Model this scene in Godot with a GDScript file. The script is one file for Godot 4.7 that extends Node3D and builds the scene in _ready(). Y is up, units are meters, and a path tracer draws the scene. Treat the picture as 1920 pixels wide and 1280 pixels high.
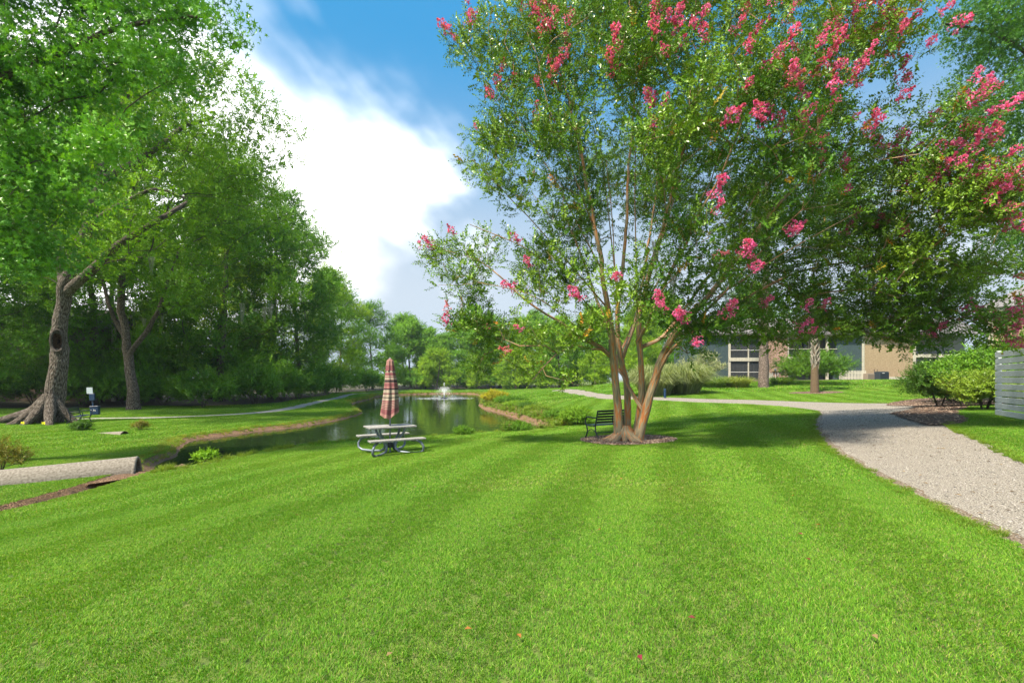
extends Node3D

const HILL := [[0, 0, 0.0074], [0, 4, -0.0069], [4, 4, 0.0013], [8, 4, 0.0426], [-4, 4, -0.0274], [-8.4, 7.7, 0.0336], [-6, 7, -0.0442], [-8.2, 11.5, -0.0294], [0, 9, -0.0096], [-3.45, 12.7, -0.0032], [3.3, 13.3, 0.0413], [2.6, 14.2, -0.0511], [0, 17, -0.0343], [-3.4, 17.8, 0.0391], [-6.8, 16, -0.0057], [1, 20.6, 0.0322], [3.5, 22.5, 0.0359], [4.5, 27, 0.0048], [8, 15, -0.0125], [7, 10, 0.0512], [9, 7, -0.0645], [12, 10, 0.0045], [14, 13, -0.0265], [16, 16, -0.0413], [15, 21, 0.0696], [18.3, 18.9, -0.0432], [20, 27, 0.0593], [14, 27.5, -0.0395], [10, 34, -0.0563], [8, 44, -0.0256], [6, 55, 0.0030], [7, 70, -0.0162], [12, 40, 0.0149], [20, 54, -0.0214], [14, 56, -0.0575], [28, 54, -0.0179], [40, 54, -0.0038], [50, 54, -0.0011], [25, 38, 0.0311], [25, 46, 0.0166], [30, 30, -0.0132], [35, 20, -0.0036], [3.2, 33, 0.0177], [1.5, 40, 0.0302], [-1.5, 47, 0.0247], [-2.3, 65, 0.0439], [-4, 84, 0.0119], [-12, 16.5, 0.0343], [-13.5, 20, 0.0133], [-14, 24, -0.0065], [-12.8, 29, -0.0086], [-13, 33, 0.0192], [-17, 31, -0.0196], [-24, 27, -0.0020], [-25, 24.7, 0.0035], [-22, 20, 0.0092], [-12.5, 12.5, -0.0137], [-14, 9, -0.0127], [-10.6, 8.6, 0.0954], [-20, 14, -0.0270], [-30, 30, -0.0034], [-30, 36, -0.0010], [-22, 50, -0.0033], [-24, 63, -0.0068], [-40, 45, -0.0038], [-26, 80, 0.0021], [-15, 95, -0.0021], [-7, 95, 0.0118], [0, 92, 0.0066], [0, 130, 0.0028], [-40, 130, -0.0058], [60, 100, -0.0040], [-70, 60, -0.0089], [75, 54, -0.0022], [-60, 10, 0.0020], [50, 0, 0.0013], [-30, -10, -0.0057], [30, -15, 0.0086], [0, -15, -0.0020], [-7, 18.5, -0.0321]]
const HILL_BASE := 0.7931
const MYRTLE_LOBES := [[0.0, 11.3, -13.0, 1.7], [0.7, 9.2, -12.5, 1.7], [-1.4, 11.8, -13.3, 0.5], [-0.5, 12.0, -13.5, 0.9], [-0.5, 8.2, -13.0, 1.1], [0.0, 7.0, -12.2, 1.1], [2.0, 12.3, -14.0, 2.1], [2.1, 8.9, -15.0, 1.6], [3.1, 10.3, -11.0, 1.7], [3.2, 8.2, -10.5, 1.5], [3.7, 13.4, -13.0, 2.1], [5.3, 10.8, -12.0, 2.0], [4.9, 7.7, -10.5, 1.8], [5.6, 7.6, -13.0, 1.8], [6.7, 10.4, -11.0, 1.8], [6.7, 8.2, -10.5, 1.5], [7.3, 7.0, -12.0, 1.8], [8.1, 9.9, -10.5, 1.2], [8.7, 9.5, -10.0, 1.0], [8.2, 7.6, -11.0, 1.3], [9.7, 6.5, -12.0, 1.5], [9.4, 7.2, -10.0, 1.0], [9.6, 6.0, -9.5, 0.9], [10.2, 5.3, -9.5, 0.9], [10.6, 5.2, -11.0, 1.4], [9.9, 5.6, -13.0, 1.6], [7.3, 5.3, -12.0, 1.3], [4.5, 4.8, -10.0, 1.2], [10.8, 3.9, -12.5, 1.2], [10.5, 4.1, -14.0, 1.2], [11.8, 4.1, -12.0, 1.1], [11.5, 3.2, -11.0, 0.7], [7.9, 3.7, -12.5, 1.0], [6.2, 3.2, -11.5, 0.9], [4.5, 3.3, -10.5, 0.9], [3.6, 4.0, -10.5, 1.0], [2.5, 3.7, -11.0, 1.0], [1.6, 3.3, -11.0, 0.6], [1.3, 4.3, -12.0, 1.2], [0.6, 5.0, -13.0, 1.0], [-0.9, 5.3, -13.5, 0.9], [-2.1, 5.5, -13.5, 0.6], [-1.4, 4.4, -13.0, 0.8], [-1.2, 3.5, -13.0, 0.8], [-0.5, 3.0, -13.0, 0.9], [0.6, 2.7, -12.5, 0.6], [-0.9, 2.4, -15.0, 0.5], [0.5, 2.0, -13.0, 0.4], [1.4, 1.6, -12.0, 0.3], [1.8, 2.8, -11.5, 0.4], [4.4, 2.7, -11.0, 0.5], [10.3, 2.8, -12.0, 0.6], [11.2, 2.9, -12.0, 0.6], [2.6, 7.1, -16.0, 1.3], [5.4, 7.5, -16.0, 1.5], [8.2, 5.6, -16.0, 1.9], [11.2, 7.9, -16.0, 2.2], [4.8, 9.9, -17.0, 2.3], [3.6, 6.5, -9.0, 1.2], [5.7, 6.0, -9.0, 1.2], [4.8, 7.8, -9.0, 1.3], [4.8, 13.5, -12.0, 2.1], [7.3, 12.9, -11.5, 1.8], [2.2, 13.9, -13.5, 1.9], [1.6, 7.6, -11.0, 1.2], [1.4, 6.1, -11.5, 0.8], [2.6, 8.8, -10.0, 1.2], [9.6, 3.4, -12.0, 0.8], [8.8, 3.6, -12.5, 0.7], [10.8, 3.4, -11.5, 0.7], [11.3, 2.8, -10.5, 0.5], [9.2, 4.2, -11.5, 0.9], [10.1, 4.4, -11.0, 1.0], [11.0, 4.0, -10.5, 0.9], [8.1, 4.5, -11.5, 0.9], [10.4, 5.9, -10.0, 1.0], [9.7, 6.3, -10.5, 1.0], [9.7, 5.2, -11.5, 1.1], [4.8, 3.1, -11.0, 0.5], [6.2, 3.0, -11.5, 0.5], [7.6, 3.1, -12.0, 0.6], [8.7, 3.1, -12.0, 0.5], [9.7, 3.1, -12.0, 0.6]]
const BLOSSOM_SPOTS := [[-1.3, 12.1, -13.4], [-2.0, 11.9, -13.4], [-0.9, 12.1, -13.3], [0.7, 11.3, -12.4], [1.0, 10.8, -12.0], [1.1, 10.1, -11.8], [0.2, 11.9, -12.5], [1.8, 12.2, -13.0], [0.7, 9.9, -11.6], [1.2, 9.8, -11.6], [2.8, 7.7, -9.4], [2.4, 7.6, -9.6], [2.5, 7.5, -9.5], [0.7, 8.3, -11.8], [-1.1, 9.6, -12.8], [-0.1, 9.4, -12.2], [3.4, 9.9, -10.2], [3.5, 9.6, -10.1], [3.6, 9.3, -10.0], [4.2, 9.8, -10.5], [4.9, 10.6, -11.0], [5.4, 10.3, -10.8], [5.4, 9.7, -10.5], [3.8, 8.5, -9.5], [4.5, 7.8, -8.6], [4.7, 7.7, -8.5], [4.8, 8.6, -9.0], [6.5, 9.7, -10.0], [6.8, 9.8, -10.0], [7.2, 9.7, -10.0], [6.8, 8.7, -9.6], [6.7, 9.2, -9.8], [8.5, 9.2, -9.4], [8.3, 8.9, -9.3], [8.1, 8.6, -9.3], [8.8, 9.2, -9.5], [8.7, 8.8, -9.4], [7.9, 9.0, -9.8], [8.0, 9.3, -9.8], [7.2, 9.1, -9.8], [6.4, 7.7, -9.2], [6.8, 7.8, -9.4], [6.6, 8.3, -9.4], [4.6, 6.6, -8.4], [4.8, 6.6, -8.4], [5.6, 7.1, -8.8], [5.8, 7.1, -8.8], [5.7, 6.9, -8.8], [8.2, 7.8, -9.4], [8.3, 7.7, -9.4], [8.5, 7.3, -9.3], [8.3, 7.2, -9.3], [8.8, 7.4, -9.2], [9.0, 7.3, -9.1], [9.5, 7.3, -9.2], [9.4, 6.9, -9.0], [9.6, 6.8, -9.0], [8.3, 6.8, -9.3], [8.6, 6.9, -9.3], [8.1, 6.8, -9.5], [9.0, 6.2, -8.8], [9.2, 6.3, -8.8], [9.3, 6.1, -8.8], [8.8, 5.8, -8.7], [8.6, 5.7, -8.8], [8.7, 5.6, -8.8], [9.0, 5.8, -8.7], [9.4, 5.7, -8.7], [9.2, 6.2, -10.8], [9.4, 6.2, -10.5], [9.5, 6.0, -10.3], [8.7, 6.5, -10.8], [8.6, 6.6, -10.8], [7.3, 6.4, -10.6], [7.1, 6.5, -10.6], [4.4, 5.2, -8.9], [4.2, 5.2, -8.9], [4.5, 4.2, -8.9], [4.8, 4.0, -9.2], [5.4, 4.1, -9.8], [5.7, 4.0, -10.2], [6.5, 4.1, -10.8], [6.5, 3.4, -11.0], [4.4, 3.5, -9.6], [4.7, 3.6, -9.8], [4.3, 3.2, -9.6], [4.5, 3.1, -9.6], [4.0, 3.2, -9.6], [4.2, 3.0, -9.6], [6.8, 2.8, -11.0], [7.2, 2.8, -11.2], [7.2, 3.1, -11.4], [9.2, 4.6, -8.8], [9.4, 4.6, -8.8], [9.6, 4.5, -8.8], [2.2, 3.8, -10.0], [2.1, 3.8, -10.0], [3.5, 4.1, -9.0], [3.1, 3.1, -9.6], [0.7, 4.2, -11.4], [0.6, 5.3, -12.6], [-1.2, 5.6, -13.0], [-1.9, 5.5, -13.2], [-2.2, 5.3, -13.3], [-2.6, 5.3, -13.4], [-1.5, 3.9, -12.6], [-1.9, 3.6, -12.8], [0.0, 4.3, -12.6], [0.2, 3.1, -12.2], [-0.1, 3.3, -12.4], [0.3, 2.6, -12.0], [11.0, 3.2, -11.2], [11.2, 3.0, -11.2], [11.1, 3.3, -11.0], [11.4, 3.2, -10.6], [11.6, 3.1, -10.6], [11.2, 2.7, -11.0], [11.1, 2.5, -11.0], [9.6, 3.0, -13.0], [9.4, 2.8, -13.0], [10.2, 2.7, -11.6], [10.0, 4.3, -9.4], [9.2, 5.5, -11.6], [8.4, 5.8, -12.0], [9.5, 5.3, -11.0]]
const MYRTLE_STEMS := [[[3.09, -0.15, -13.20], [3.06, 0.91, -13.20], [2.94, 1.84, -13.20], [2.89, 2.76, -13.10], [2.76, 3.66, -13.00], [2.59, 4.73, -13.00], [2.28, 6.03, -12.80], [1.92, 7.74, -12.60], [1.45, 9.53, -12.40]], [[2.94, 2.27, -13.20], [2.51, 2.59, -13.00], [1.95, 2.81, -12.80], [1.33, 3.26, -12.60], [0.59, 3.72, -12.60], [-0.30, 4.58, -13.00], [-0.93, 5.09, -13.20]], [[2.56, 2.52, -13.00], [2.25, 2.51, -12.80], [1.77, 2.60, -12.60], [1.24, 2.38, -12.40], [0.87, 1.97, -12.40], [0.59, 1.65, -12.50]], [[3.42, -0.06, -13.50], [3.46, 1.20, -13.60], [3.37, 2.00, -13.70], [3.28, 2.81, -13.80], [3.28, 3.98, -14.00], [3.53, 5.68, -14.20], [3.66, 8.01, -14.20], [3.77, 10.55, -14.00]], [[3.62, -0.00, -13.30], [3.76, 1.22, -13.20], [3.66, 2.14, -13.10], [3.60, 3.05, -13.00], [3.78, 4.10, -12.90], [4.06, 5.52, -12.60], [4.43, 7.26, -12.20], [4.76, 9.02, -11.60]], [[3.58, -0.06, -13.00], [3.78, 0.77, -12.90], [4.04, 1.68, -12.80], [4.22, 2.42, -12.60], [4.48, 2.87, -12.40], [4.96, 3.52, -12.10], [5.67, 4.58, -11.80], [6.55, 5.82, -11.40], [7.48, 6.96, -11.00]], [[4.48, 2.87, -12.40], [5.29, 3.11, -12.20], [6.19, 3.79, -12.00], [7.72, 4.54, -12.20], [9.30, 4.88, -12.40], [10.58, 4.97, -12.20]], [[3.77, 0.69, -12.95], [3.56, 1.14, -13.20], [3.32, 1.76, -13.60], [3.30, 2.35, -14.20], [4.22, 3.80, -15.00], [5.49, 5.89, -15.60], [6.94, 7.50, -16.00]], [[3.61, 2.75, -13.00], [3.75, 3.39, -12.20], [3.91, 4.19, -11.30], [4.19, 5.12, -10.50], [4.48, 6.04, -9.80], [4.85, 7.07, -9.40]], [[3.62, 2.53, -13.10], [4.18, 2.76, -13.20], [4.67, 3.23, -13.20], [5.81, 4.67, -13.40], [7.33, 6.15, -13.60], [9.19, 7.10, -14.00]], [[2.90, 2.76, -13.15], [2.82, 3.26, -13.50], [2.57, 4.13, -13.90], [2.08, 5.68, -14.20], [1.59, 7.22, -14.30]], [[3.35, 2.33, -13.75], [3.74, 3.32, -14.00], [4.11, 4.87, -14.30], [4.50, 6.95, -14.50], [4.69, 9.40, -14.30]], [[4.04, 1.68, -12.80], [4.28, 2.34, -12.50], [4.52, 2.68, -12.20], [4.84, 3.20, -11.80], [5.41, 3.88, -11.40], [6.06, 4.77, -11.00]], [[2.76, 3.66, -13.00], [0.90, 5.73, -12.80], [-1.14, 7.93, -13.00]], [[2.72, 3.21, -13.05], [0.72, 4.97, -12.20], [-1.13, 5.76, -12.00]], [[2.59, 4.73, -13.00], [1.02, 7.35, -12.40], [-0.37, 9.95, -12.60]], [[2.28, 6.03, -12.80], [1.13, 8.43, -12.00], [0.42, 10.67, -11.80]], [[3.28, 3.98, -14.00], [2.95, 8.80, -14.80], [2.46, 13.12, -15.00]], [[3.60, 3.05, -13.00], [3.24, 6.74, -12.00], [2.97, 10.06, -11.00]], [[3.78, 4.10, -12.90], [4.87, 8.03, -12.60], [5.43, 11.26, -12.20]], [[3.75, 3.39, -12.20], [4.60, 6.27, -10.60], [5.40, 8.43, -9.60]], [[4.48, 2.87, -12.40], [6.17, 6.01, -11.20], [7.27, 8.00, -10.00]], [[4.48, 2.87, -12.40], [6.95, 5.15, -11.40], [8.68, 6.95, -10.00]], [[4.96, 3.52, -12.10], [6.57, 4.70, -11.20], [7.80, 5.45, -10.40]], [[4.96, 3.52, -12.10], [6.75, 4.21, -12.00], [8.44, 4.63, -12.00]], [[4.67, 3.23, -13.20], [7.88, 5.13, -14.00], [11.22, 6.61, -14.50]], [[4.18, 2.76, -13.20], [6.89, 3.98, -14.00], [10.55, 4.67, -15.00]], [[2.51, 2.59, -13.00], [0.70, 3.79, -12.00], [-0.86, 4.25, -12.20]], [[2.94, 2.27, -13.20], [1.63, 3.72, -11.60], [0.89, 4.71, -10.80]], [[3.28, 2.81, -13.80], [2.76, 5.46, -12.40], [2.36, 7.06, -11.20]]]
const MYRTLE_RADII := [[0.17, 0.03], [0.07, 0.02], [0.05, 0.016], [0.15, 0.03], [0.15, 0.03], [0.18, 0.03], [0.07, 0.02], [0.08, 0.02], [0.08, 0.025], [0.08, 0.02], [0.08, 0.025], [0.08, 0.025], [0.08, 0.025], [0.036, 0.01], [0.036, 0.01], [0.036, 0.01], [0.036, 0.01], [0.036, 0.01], [0.036, 0.01], [0.036, 0.01], [0.036, 0.01], [0.036, 0.01], [0.036, 0.01], [0.036, 0.01], [0.036, 0.01], [0.036, 0.01], [0.036, 0.01], [0.036, 0.01], [0.036, 0.01], [0.036, 0.01]]
const HOLLOW_LOBES := [[-24.6, 12.8, -25.0, 2.8], [-22.3, 15.5, -25.0, 2.9], [-19.3, 16.9, -25.0, 2.9], [-18.9, 10.9, -23.0, 2.4], [-18.9, 14.5, -26.0, 3.0], [-18.0, 11.5, -27.0, 2.8], [-20.4, 8.7, -22.0, 1.8], [-26.7, 14.3, -25.0, 3.2], [-17.4, 15.2, -28.0, 3.1], [-19.0, 20.1, -27.0, 2.8], [-21.3, 20.3, -26.0, 3.0], [-16.7, 12.9, -29.0, 2.7], [-28.5, 9.0, -27.0, 2.2], [-20.7, 9.6, -28.0, 2.3], [-24.0, 19.0, -25.0, 2.9], [-16.7, 18.1, -31.0, 2.5], [-18.3, 20.0, -30.0, 2.8], [-27.6, 18.1, -25.0, 2.9], [-20.5, 7.9, -24.0, 1.4]]
const HOLLOW_STEMS := [[[-25.13, -0.75, -24.70], [-24.90, 0.84, -24.70], [-24.61, 2.58, -24.70], [-24.56, 4.89, -24.70], [-24.17, 6.61, -24.60], [-23.55, 8.31, -24.50], [-22.74, 10.00, -24.40], [-22.35, 12.38, -24.60], [-21.83, 15.19, -25.00], [-21.27, 17.96, -25.20]], [[-24.11, 6.38, -24.60], [-22.70, 7.24, -24.20], [-21.07, 8.26, -23.80], [-19.64, 9.18, -23.60], [-18.26, 10.01, -23.60], [-17.52, 11.19, -24.50]], [[-22.35, 12.38, -24.60], [-20.93, 13.34, -24.80], [-19.79, 14.41, -25.20], [-18.90, 16.04, -26.00], [-17.73, 17.22, -27.00]], [[-22.74, 10.00, -24.40], [-20.03, 10.76, -23.40], [-18.07, 11.28, -23.00], [-16.87, 10.98, -23.40]], [[-24.43, 7.04, -24.60], [-24.97, 8.74, -25.00], [-25.61, 10.34, -25.40], [-27.01, 12.81, -25.60]]]
const HOLLOW_RADII := [[0.47, 0.12], [0.27, 0.1], [0.2, 0.08], [0.16, 0.06], [0.16, 0.06]]
const GUM_LOBES := [[-12.9, 5.8, -12.0, 1.3], [-13.2, 8.4, -12.5, 1.8], [-11.6, 9.9, -12.5, 1.6], [-12.1, 7.0, -12.0, 1.4], [-9.7, 10.6, -11.5, 1.2], [-7.8, 10.2, -10.5, 0.7], [-6.6, 9.7, -10.0, 0.4], [-10.8, 12.5, -12.0, 1.7], [-13.2, 10.3, -12.0, 1.7], [-14.6, 7.5, -12.0, 1.8], [-14.9, 10.0, -12.0, 2.0], [-14.3, 5.2, -12.0, 1.1], [-8.1, 8.9, -11.0, 0.4], [-8.5, 9.6, -11.0, 0.5], [-10.2, 7.9, -11.5, 0.7], [-12.5, 4.6, -12.0, 0.5], [-16.0, 8.2, -12.0, 2.0], [-12.7, 12.8, -12.0, 2.0], [-8.1, 11.7, -11.0, 0.9]]
const GUM_STEMS := [[[-17.39, -0.61, -11.50], [-17.32, 3.16, -11.50], [-17.12, 6.53, -11.50], [-16.86, 9.97, -11.60], [-16.60, 13.57, -11.80]], [[-17.26, 4.51, -11.50], [-15.77, 5.62, -11.60], [-14.11, 6.66, -11.80], [-12.66, 7.59, -12.00]], [[-16.99, 7.47, -11.50], [-14.94, 8.73, -11.80], [-12.66, 9.98, -12.00], [-10.34, 10.52, -11.60], [-7.98, 10.28, -10.80], [-6.82, 9.81, -10.20]], [[-16.73, 10.52, -11.60], [-14.63, 11.95, -12.00], [-11.82, 12.23, -12.00], [-9.93, 11.60, -11.60]]]
const GUM_RADII := [[0.36, 0.12], [0.13, 0.04], [0.15, 0.03], [0.14, 0.05]]
const MAPLE_LOBES := [[20.5, 16.2, -19.0, 2.0], [19.6, 12.2, -19.0, 1.6], [20.9, 13.3, -19.0, 2.0], [21.2, 9.3, -19.0, 1.8], [20.9, 15.3, -20.0, 1.3], [22.0, 7.6, -20.0, 1.4], [24.1, 16.0, -20.0, 3.5], [24.4, 11.3, -20.0, 3.5], [23.4, 19.8, -20.0, 3.3], [27.6, 14.2, -21.0, 3.7], [25.6, 8.3, -20.0, 2.6], [18.7, 16.6, -19.0, 0.7], [20.6, 18.8, -19.5, 2.1]]
const MAPLE_STEMS := [[[28.60, 0.50, -20.50], [28.48, 4.34, -20.50], [28.12, 9.15, -20.50], [27.64, 13.95, -20.50], [26.79, 18.68, -20.40]], [[28.31, 7.23, -20.50], [25.58, 9.04, -20.20], [22.98, 10.52, -19.80], [21.38, 11.25, -19.40]], [[28.00, 10.59, -20.50], [25.10, 13.77, -20.20], [22.28, 15.86, -19.80], [20.24, 16.48, -19.40], [18.04, 16.51, -19.00]], [[27.64, 13.95, -20.50], [25.46, 17.17, -20.30], [23.45, 18.81, -20.00]]]
const MAPLE_RADII := [[0.4, 0.15], [0.14, 0.05], [0.15, 0.04], [0.14, 0.05]]
const SHORE := [[-9.56, 11.55], [-10.23, 12.56], [-11.23, 14.31], [-11.86, 15.81], [-12.87, 17.6], [-13.63, 18.93], [-14.1, 20.25], [-13.63, 21.39], [-13.12, 23.3], [-12.02, 26.03], [-11.46, 30.55], [-11.8, 35.02], [-13.06, 38.99], [-15.48, 44.32], [-17.67, 50.24], [-19.34, 61.09], [-21.11, 70.98], [-19.88, 79.5], [-14.27, 86.13], [-8.16, 86.13], [-5.58, 77.95], [-4.07, 61.09], [-3.53, 50.24], [-2.75, 42.65], [-1.32, 37.68], [0.0, 32.76], [1.14, 28.01], [1.8, 25.18], [1.99, 23.09], [1.2, 22.7], [-0.6, 21.2], [-2.6, 19.7], [-4.4, 18.8], [-6.2, 18.0], [-7.6, 16.7], [-8.5, 15.0], [-8.9, 13.4], [-9.2, 12.2], [-9.6, 11.7]]
const PATH_RIGHT := [[4.4, -4.0], [4.4, 1.0], [4.65, 4.13], [5.0, 4.84], [5.4, 6.06], [6.09, 7.87], [6.99, 9.94], [8.5, 12.67], [10.2, 15.42], [12.8, 19.0], [14.6, 22.0], [15.0, 24.9], [14.18, 27.5], [12.02, 30.2], [9.67, 34.36], [7.7, 38.65], [6.46, 45.93], [5.52, 52.34], [4.8, 60.0], [6.6, 60.0], [7.9, 52.34], [8.81, 44.23], [10.88, 38.65], [13.4, 33.6], [16.9, 31.0], [19.5, 28.6], [22.0, 25.4], [25.0, 22.0], [30.0, 20.5], [30.0, 18.0], [22.0, 17.9], [17.6, 17.6], [14.2, 15.3], [12.3, 13.0], [11.2, 11.6], [9.85, 9.44], [8.57, 7.62], [7.4, 5.0], [7.0, 1.0], [7.0, -4.0]]
const PATH_LEFT := [[-60.0, 25.2], [-28.92, 25.7], [-24.44, 26.73], [-20.85, 28.23], [-17.9, 31.82], [-18.08, 38.55], [-20.49, 51.4], [-21.9, 60.0], [-25.5, 76.0], [-23.0, 92.0], [-16.0, 99.5], [-4.0, 100.5], [-4.0, 102.0], [-16.5, 101.2], [-24.4, 93.0], [-27.0, 76.0], [-23.4, 60.0], [-22.0, 51.4], [-19.5, 38.55], [-19.2, 32.5], [-21.6, 29.2], [-25.0, 27.7], [-29.0, 26.8], [-60.0, 26.2]]
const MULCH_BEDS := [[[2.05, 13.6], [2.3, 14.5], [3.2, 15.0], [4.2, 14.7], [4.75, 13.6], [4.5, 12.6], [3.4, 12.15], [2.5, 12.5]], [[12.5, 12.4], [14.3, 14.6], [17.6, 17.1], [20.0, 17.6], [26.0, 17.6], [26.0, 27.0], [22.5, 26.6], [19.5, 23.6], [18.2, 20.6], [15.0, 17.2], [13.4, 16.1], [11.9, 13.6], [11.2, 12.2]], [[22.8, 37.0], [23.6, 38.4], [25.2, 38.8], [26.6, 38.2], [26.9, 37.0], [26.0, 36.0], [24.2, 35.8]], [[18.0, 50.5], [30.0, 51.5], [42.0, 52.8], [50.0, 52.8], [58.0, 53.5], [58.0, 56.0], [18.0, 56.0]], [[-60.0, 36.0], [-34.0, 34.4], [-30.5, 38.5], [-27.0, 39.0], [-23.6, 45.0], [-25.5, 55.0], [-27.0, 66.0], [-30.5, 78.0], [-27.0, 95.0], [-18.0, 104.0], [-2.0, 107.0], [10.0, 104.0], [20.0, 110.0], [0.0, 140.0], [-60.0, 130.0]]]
# kind, x, distance, scale, turn, label, group
const WOOD := [
	[0, -29.5, 46.0, 1.04, 0.3, "tallest bright tree of the wood, next behind the forked tree", "tall trees of the wood across the water"],
	[1, -37.0, 40.5, 1.0, 1.1, "dark tree of the wood behind the brown house and the hollow tree", "tall trees of the wood across the water"],
	[1, -29.0, 55.0, 1.08, 2.2, "dark tree of the wood half way along the far path", "tall trees of the wood across the water"],
	[2, -33.5, 51.0, 1.1, 0.8, "pale green tree filling the wood behind the tallest bright tree", "tall trees of the wood across the water"],
	[0, -30.5, 65.0, 1.0, 2.9, "bright tree of the wood where the far path bends behind the umbrella", "tall trees of the wood across the water"],
	[2, -31.5, 77.0, 0.94, 4.0, "pale green tree of the wood beyond the bend of the far path", "tall trees of the wood across the water"],
	[0, -34.0, 90.0, 0.85, 5.0, "tree of the wood above the far corner of the pond", "tall trees of the wood across the water"],
	[1, -31.0, 101.0, 0.82, 0.4, "dark tree behind the far corner of the pond", "tall trees of the wood across the water"],
	[2, -39.0, 62.0, 1.05, 3.3, "pale tree deep in the wood behind the bright one at the bend", "tall trees of the wood across the water"],
	[1, -44.0, 50.0, 1.05, 1.9, "dark tree deep in the wood behind the brown house", "tall trees of the wood across the water"],
	[1, -38.5, 31.0, 0.9, 4.4, "dark tree beside the brown house, behind the hollow tree", "tall trees of the wood across the water"],
	[0, -46.0, 36.0, 0.95, 0.9, "bright tree beyond the brown house at the picture's edge", "tall trees of the wood across the water"],
	[3, -25.0, 112.0, 1.12, 0.0, "broad tree on the far bank, nearest the corner of the wood", "trees on the bank beyond the fountain"],
	[4, -17.5, 116.0, 0.92, 1.0, "oval tree on the far bank behind the yellow-green round tree", "trees on the bank beyond the fountain"],
	[4, -21.5, 121.0, 1.05, 3.0, "oval tree on the far bank at the lowest dip of the skyline", "trees on the bank beyond the fountain"],
	[3, -9.5, 114.0, 0.98, 2.0, "broad tree on the far bank behind the fountain", "trees on the bank beyond the fountain"],
	[4, -3.0, 111.0, 1.06, 2.4, "oval tree on the far bank just past the fountain", "trees on the bank beyond the fountain"],
	[3, 3.0, 108.0, 1.1, 4.1, "broad tree on the far bank behind the hanging crape myrtle bough", "trees on the bank beyond the fountain"],
	[3, 10.5, 98.0, 1.0, 5.2, "broad tree beyond the lawn behind the crape myrtle", "trees on the bank beyond the fountain"],
	[4, 16.5, 88.0, 1.0, 0.5, "oval tree beyond the path's far end", "trees on the bank beyond the fountain"],
	[3, 24.0, 82.0, 1.0, 1.5, "broad tree behind the white shrub and the flats", "trees on the bank beyond the fountain"],
	[4, 8.6, 82.0, 0.85, 1.2, "oval tree with a pale trunk showing under the crape myrtle", "trees on the bank beyond the fountain"],
	[2, 18.5, 66.0, 0.5, 1.2, "pale green tree beside the end wall of the flats", "trees on the bank beyond the fountain"],
	[5, -16.8, 101.5, 1.0, 0.0, "yellow-green round tree on the far bank beside the fountain", "small light trees by the pond"],
	[5, -19.8, 104.0, 0.72, 1.2, "small yellow-green tree on the far bank near the umbrella", "small light trees by the pond"],
	[5, -7.5, 104.0, 0.85, 2.2, "light tree on the far bank, right behind the spray", "small light trees by the pond"],
	[5, 0.8, 100.0, 0.95, 3.0, "light tree on the far bank seen through the hanging bough", "small light trees by the pond"],
	[5, 6.2, 94.0, 0.8, 4.0, "light tree at the end of the gravel path", "small light trees by the pond"],
	[4, -29.0, 122.0, 1.3, 1.3, "dark oval tree behind the corner of the wood", "trees on the bank beyond the fountain"],
	[3, -13.5, 126.0, 1.25, 0.6, "broad tree in the second row behind the fountain", "trees on the bank beyond the fountain"],
	[4, -6.0, 124.0, 1.3, 3.6, "oval tree in the second row past the fountain", "trees on the bank beyond the fountain"],
	[3, 6.5, 120.0, 1.3, 2.6, "broad tree in the second row behind the hanging bough", "trees on the bank beyond the fountain"],
	[4, 20.0, 112.0, 1.3, 4.6, "oval tree in the second row beyond the path's far end", "trees on the bank beyond the fountain"],
	[3, 33.0, 100.0, 1.3, 5.6, "broad tree showing above the roof of the flats", "trees on the bank beyond the fountain"],
	[4, 48.0, 92.0, 1.3, 0.3, "oval tree showing above the far end of the roof", "trees on the bank beyond the fountain"],
	[5, 12.8, 70.0, 0.6, 5.0, "light tree behind the crape myrtle stems", "small light trees by the pond"]]
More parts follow.
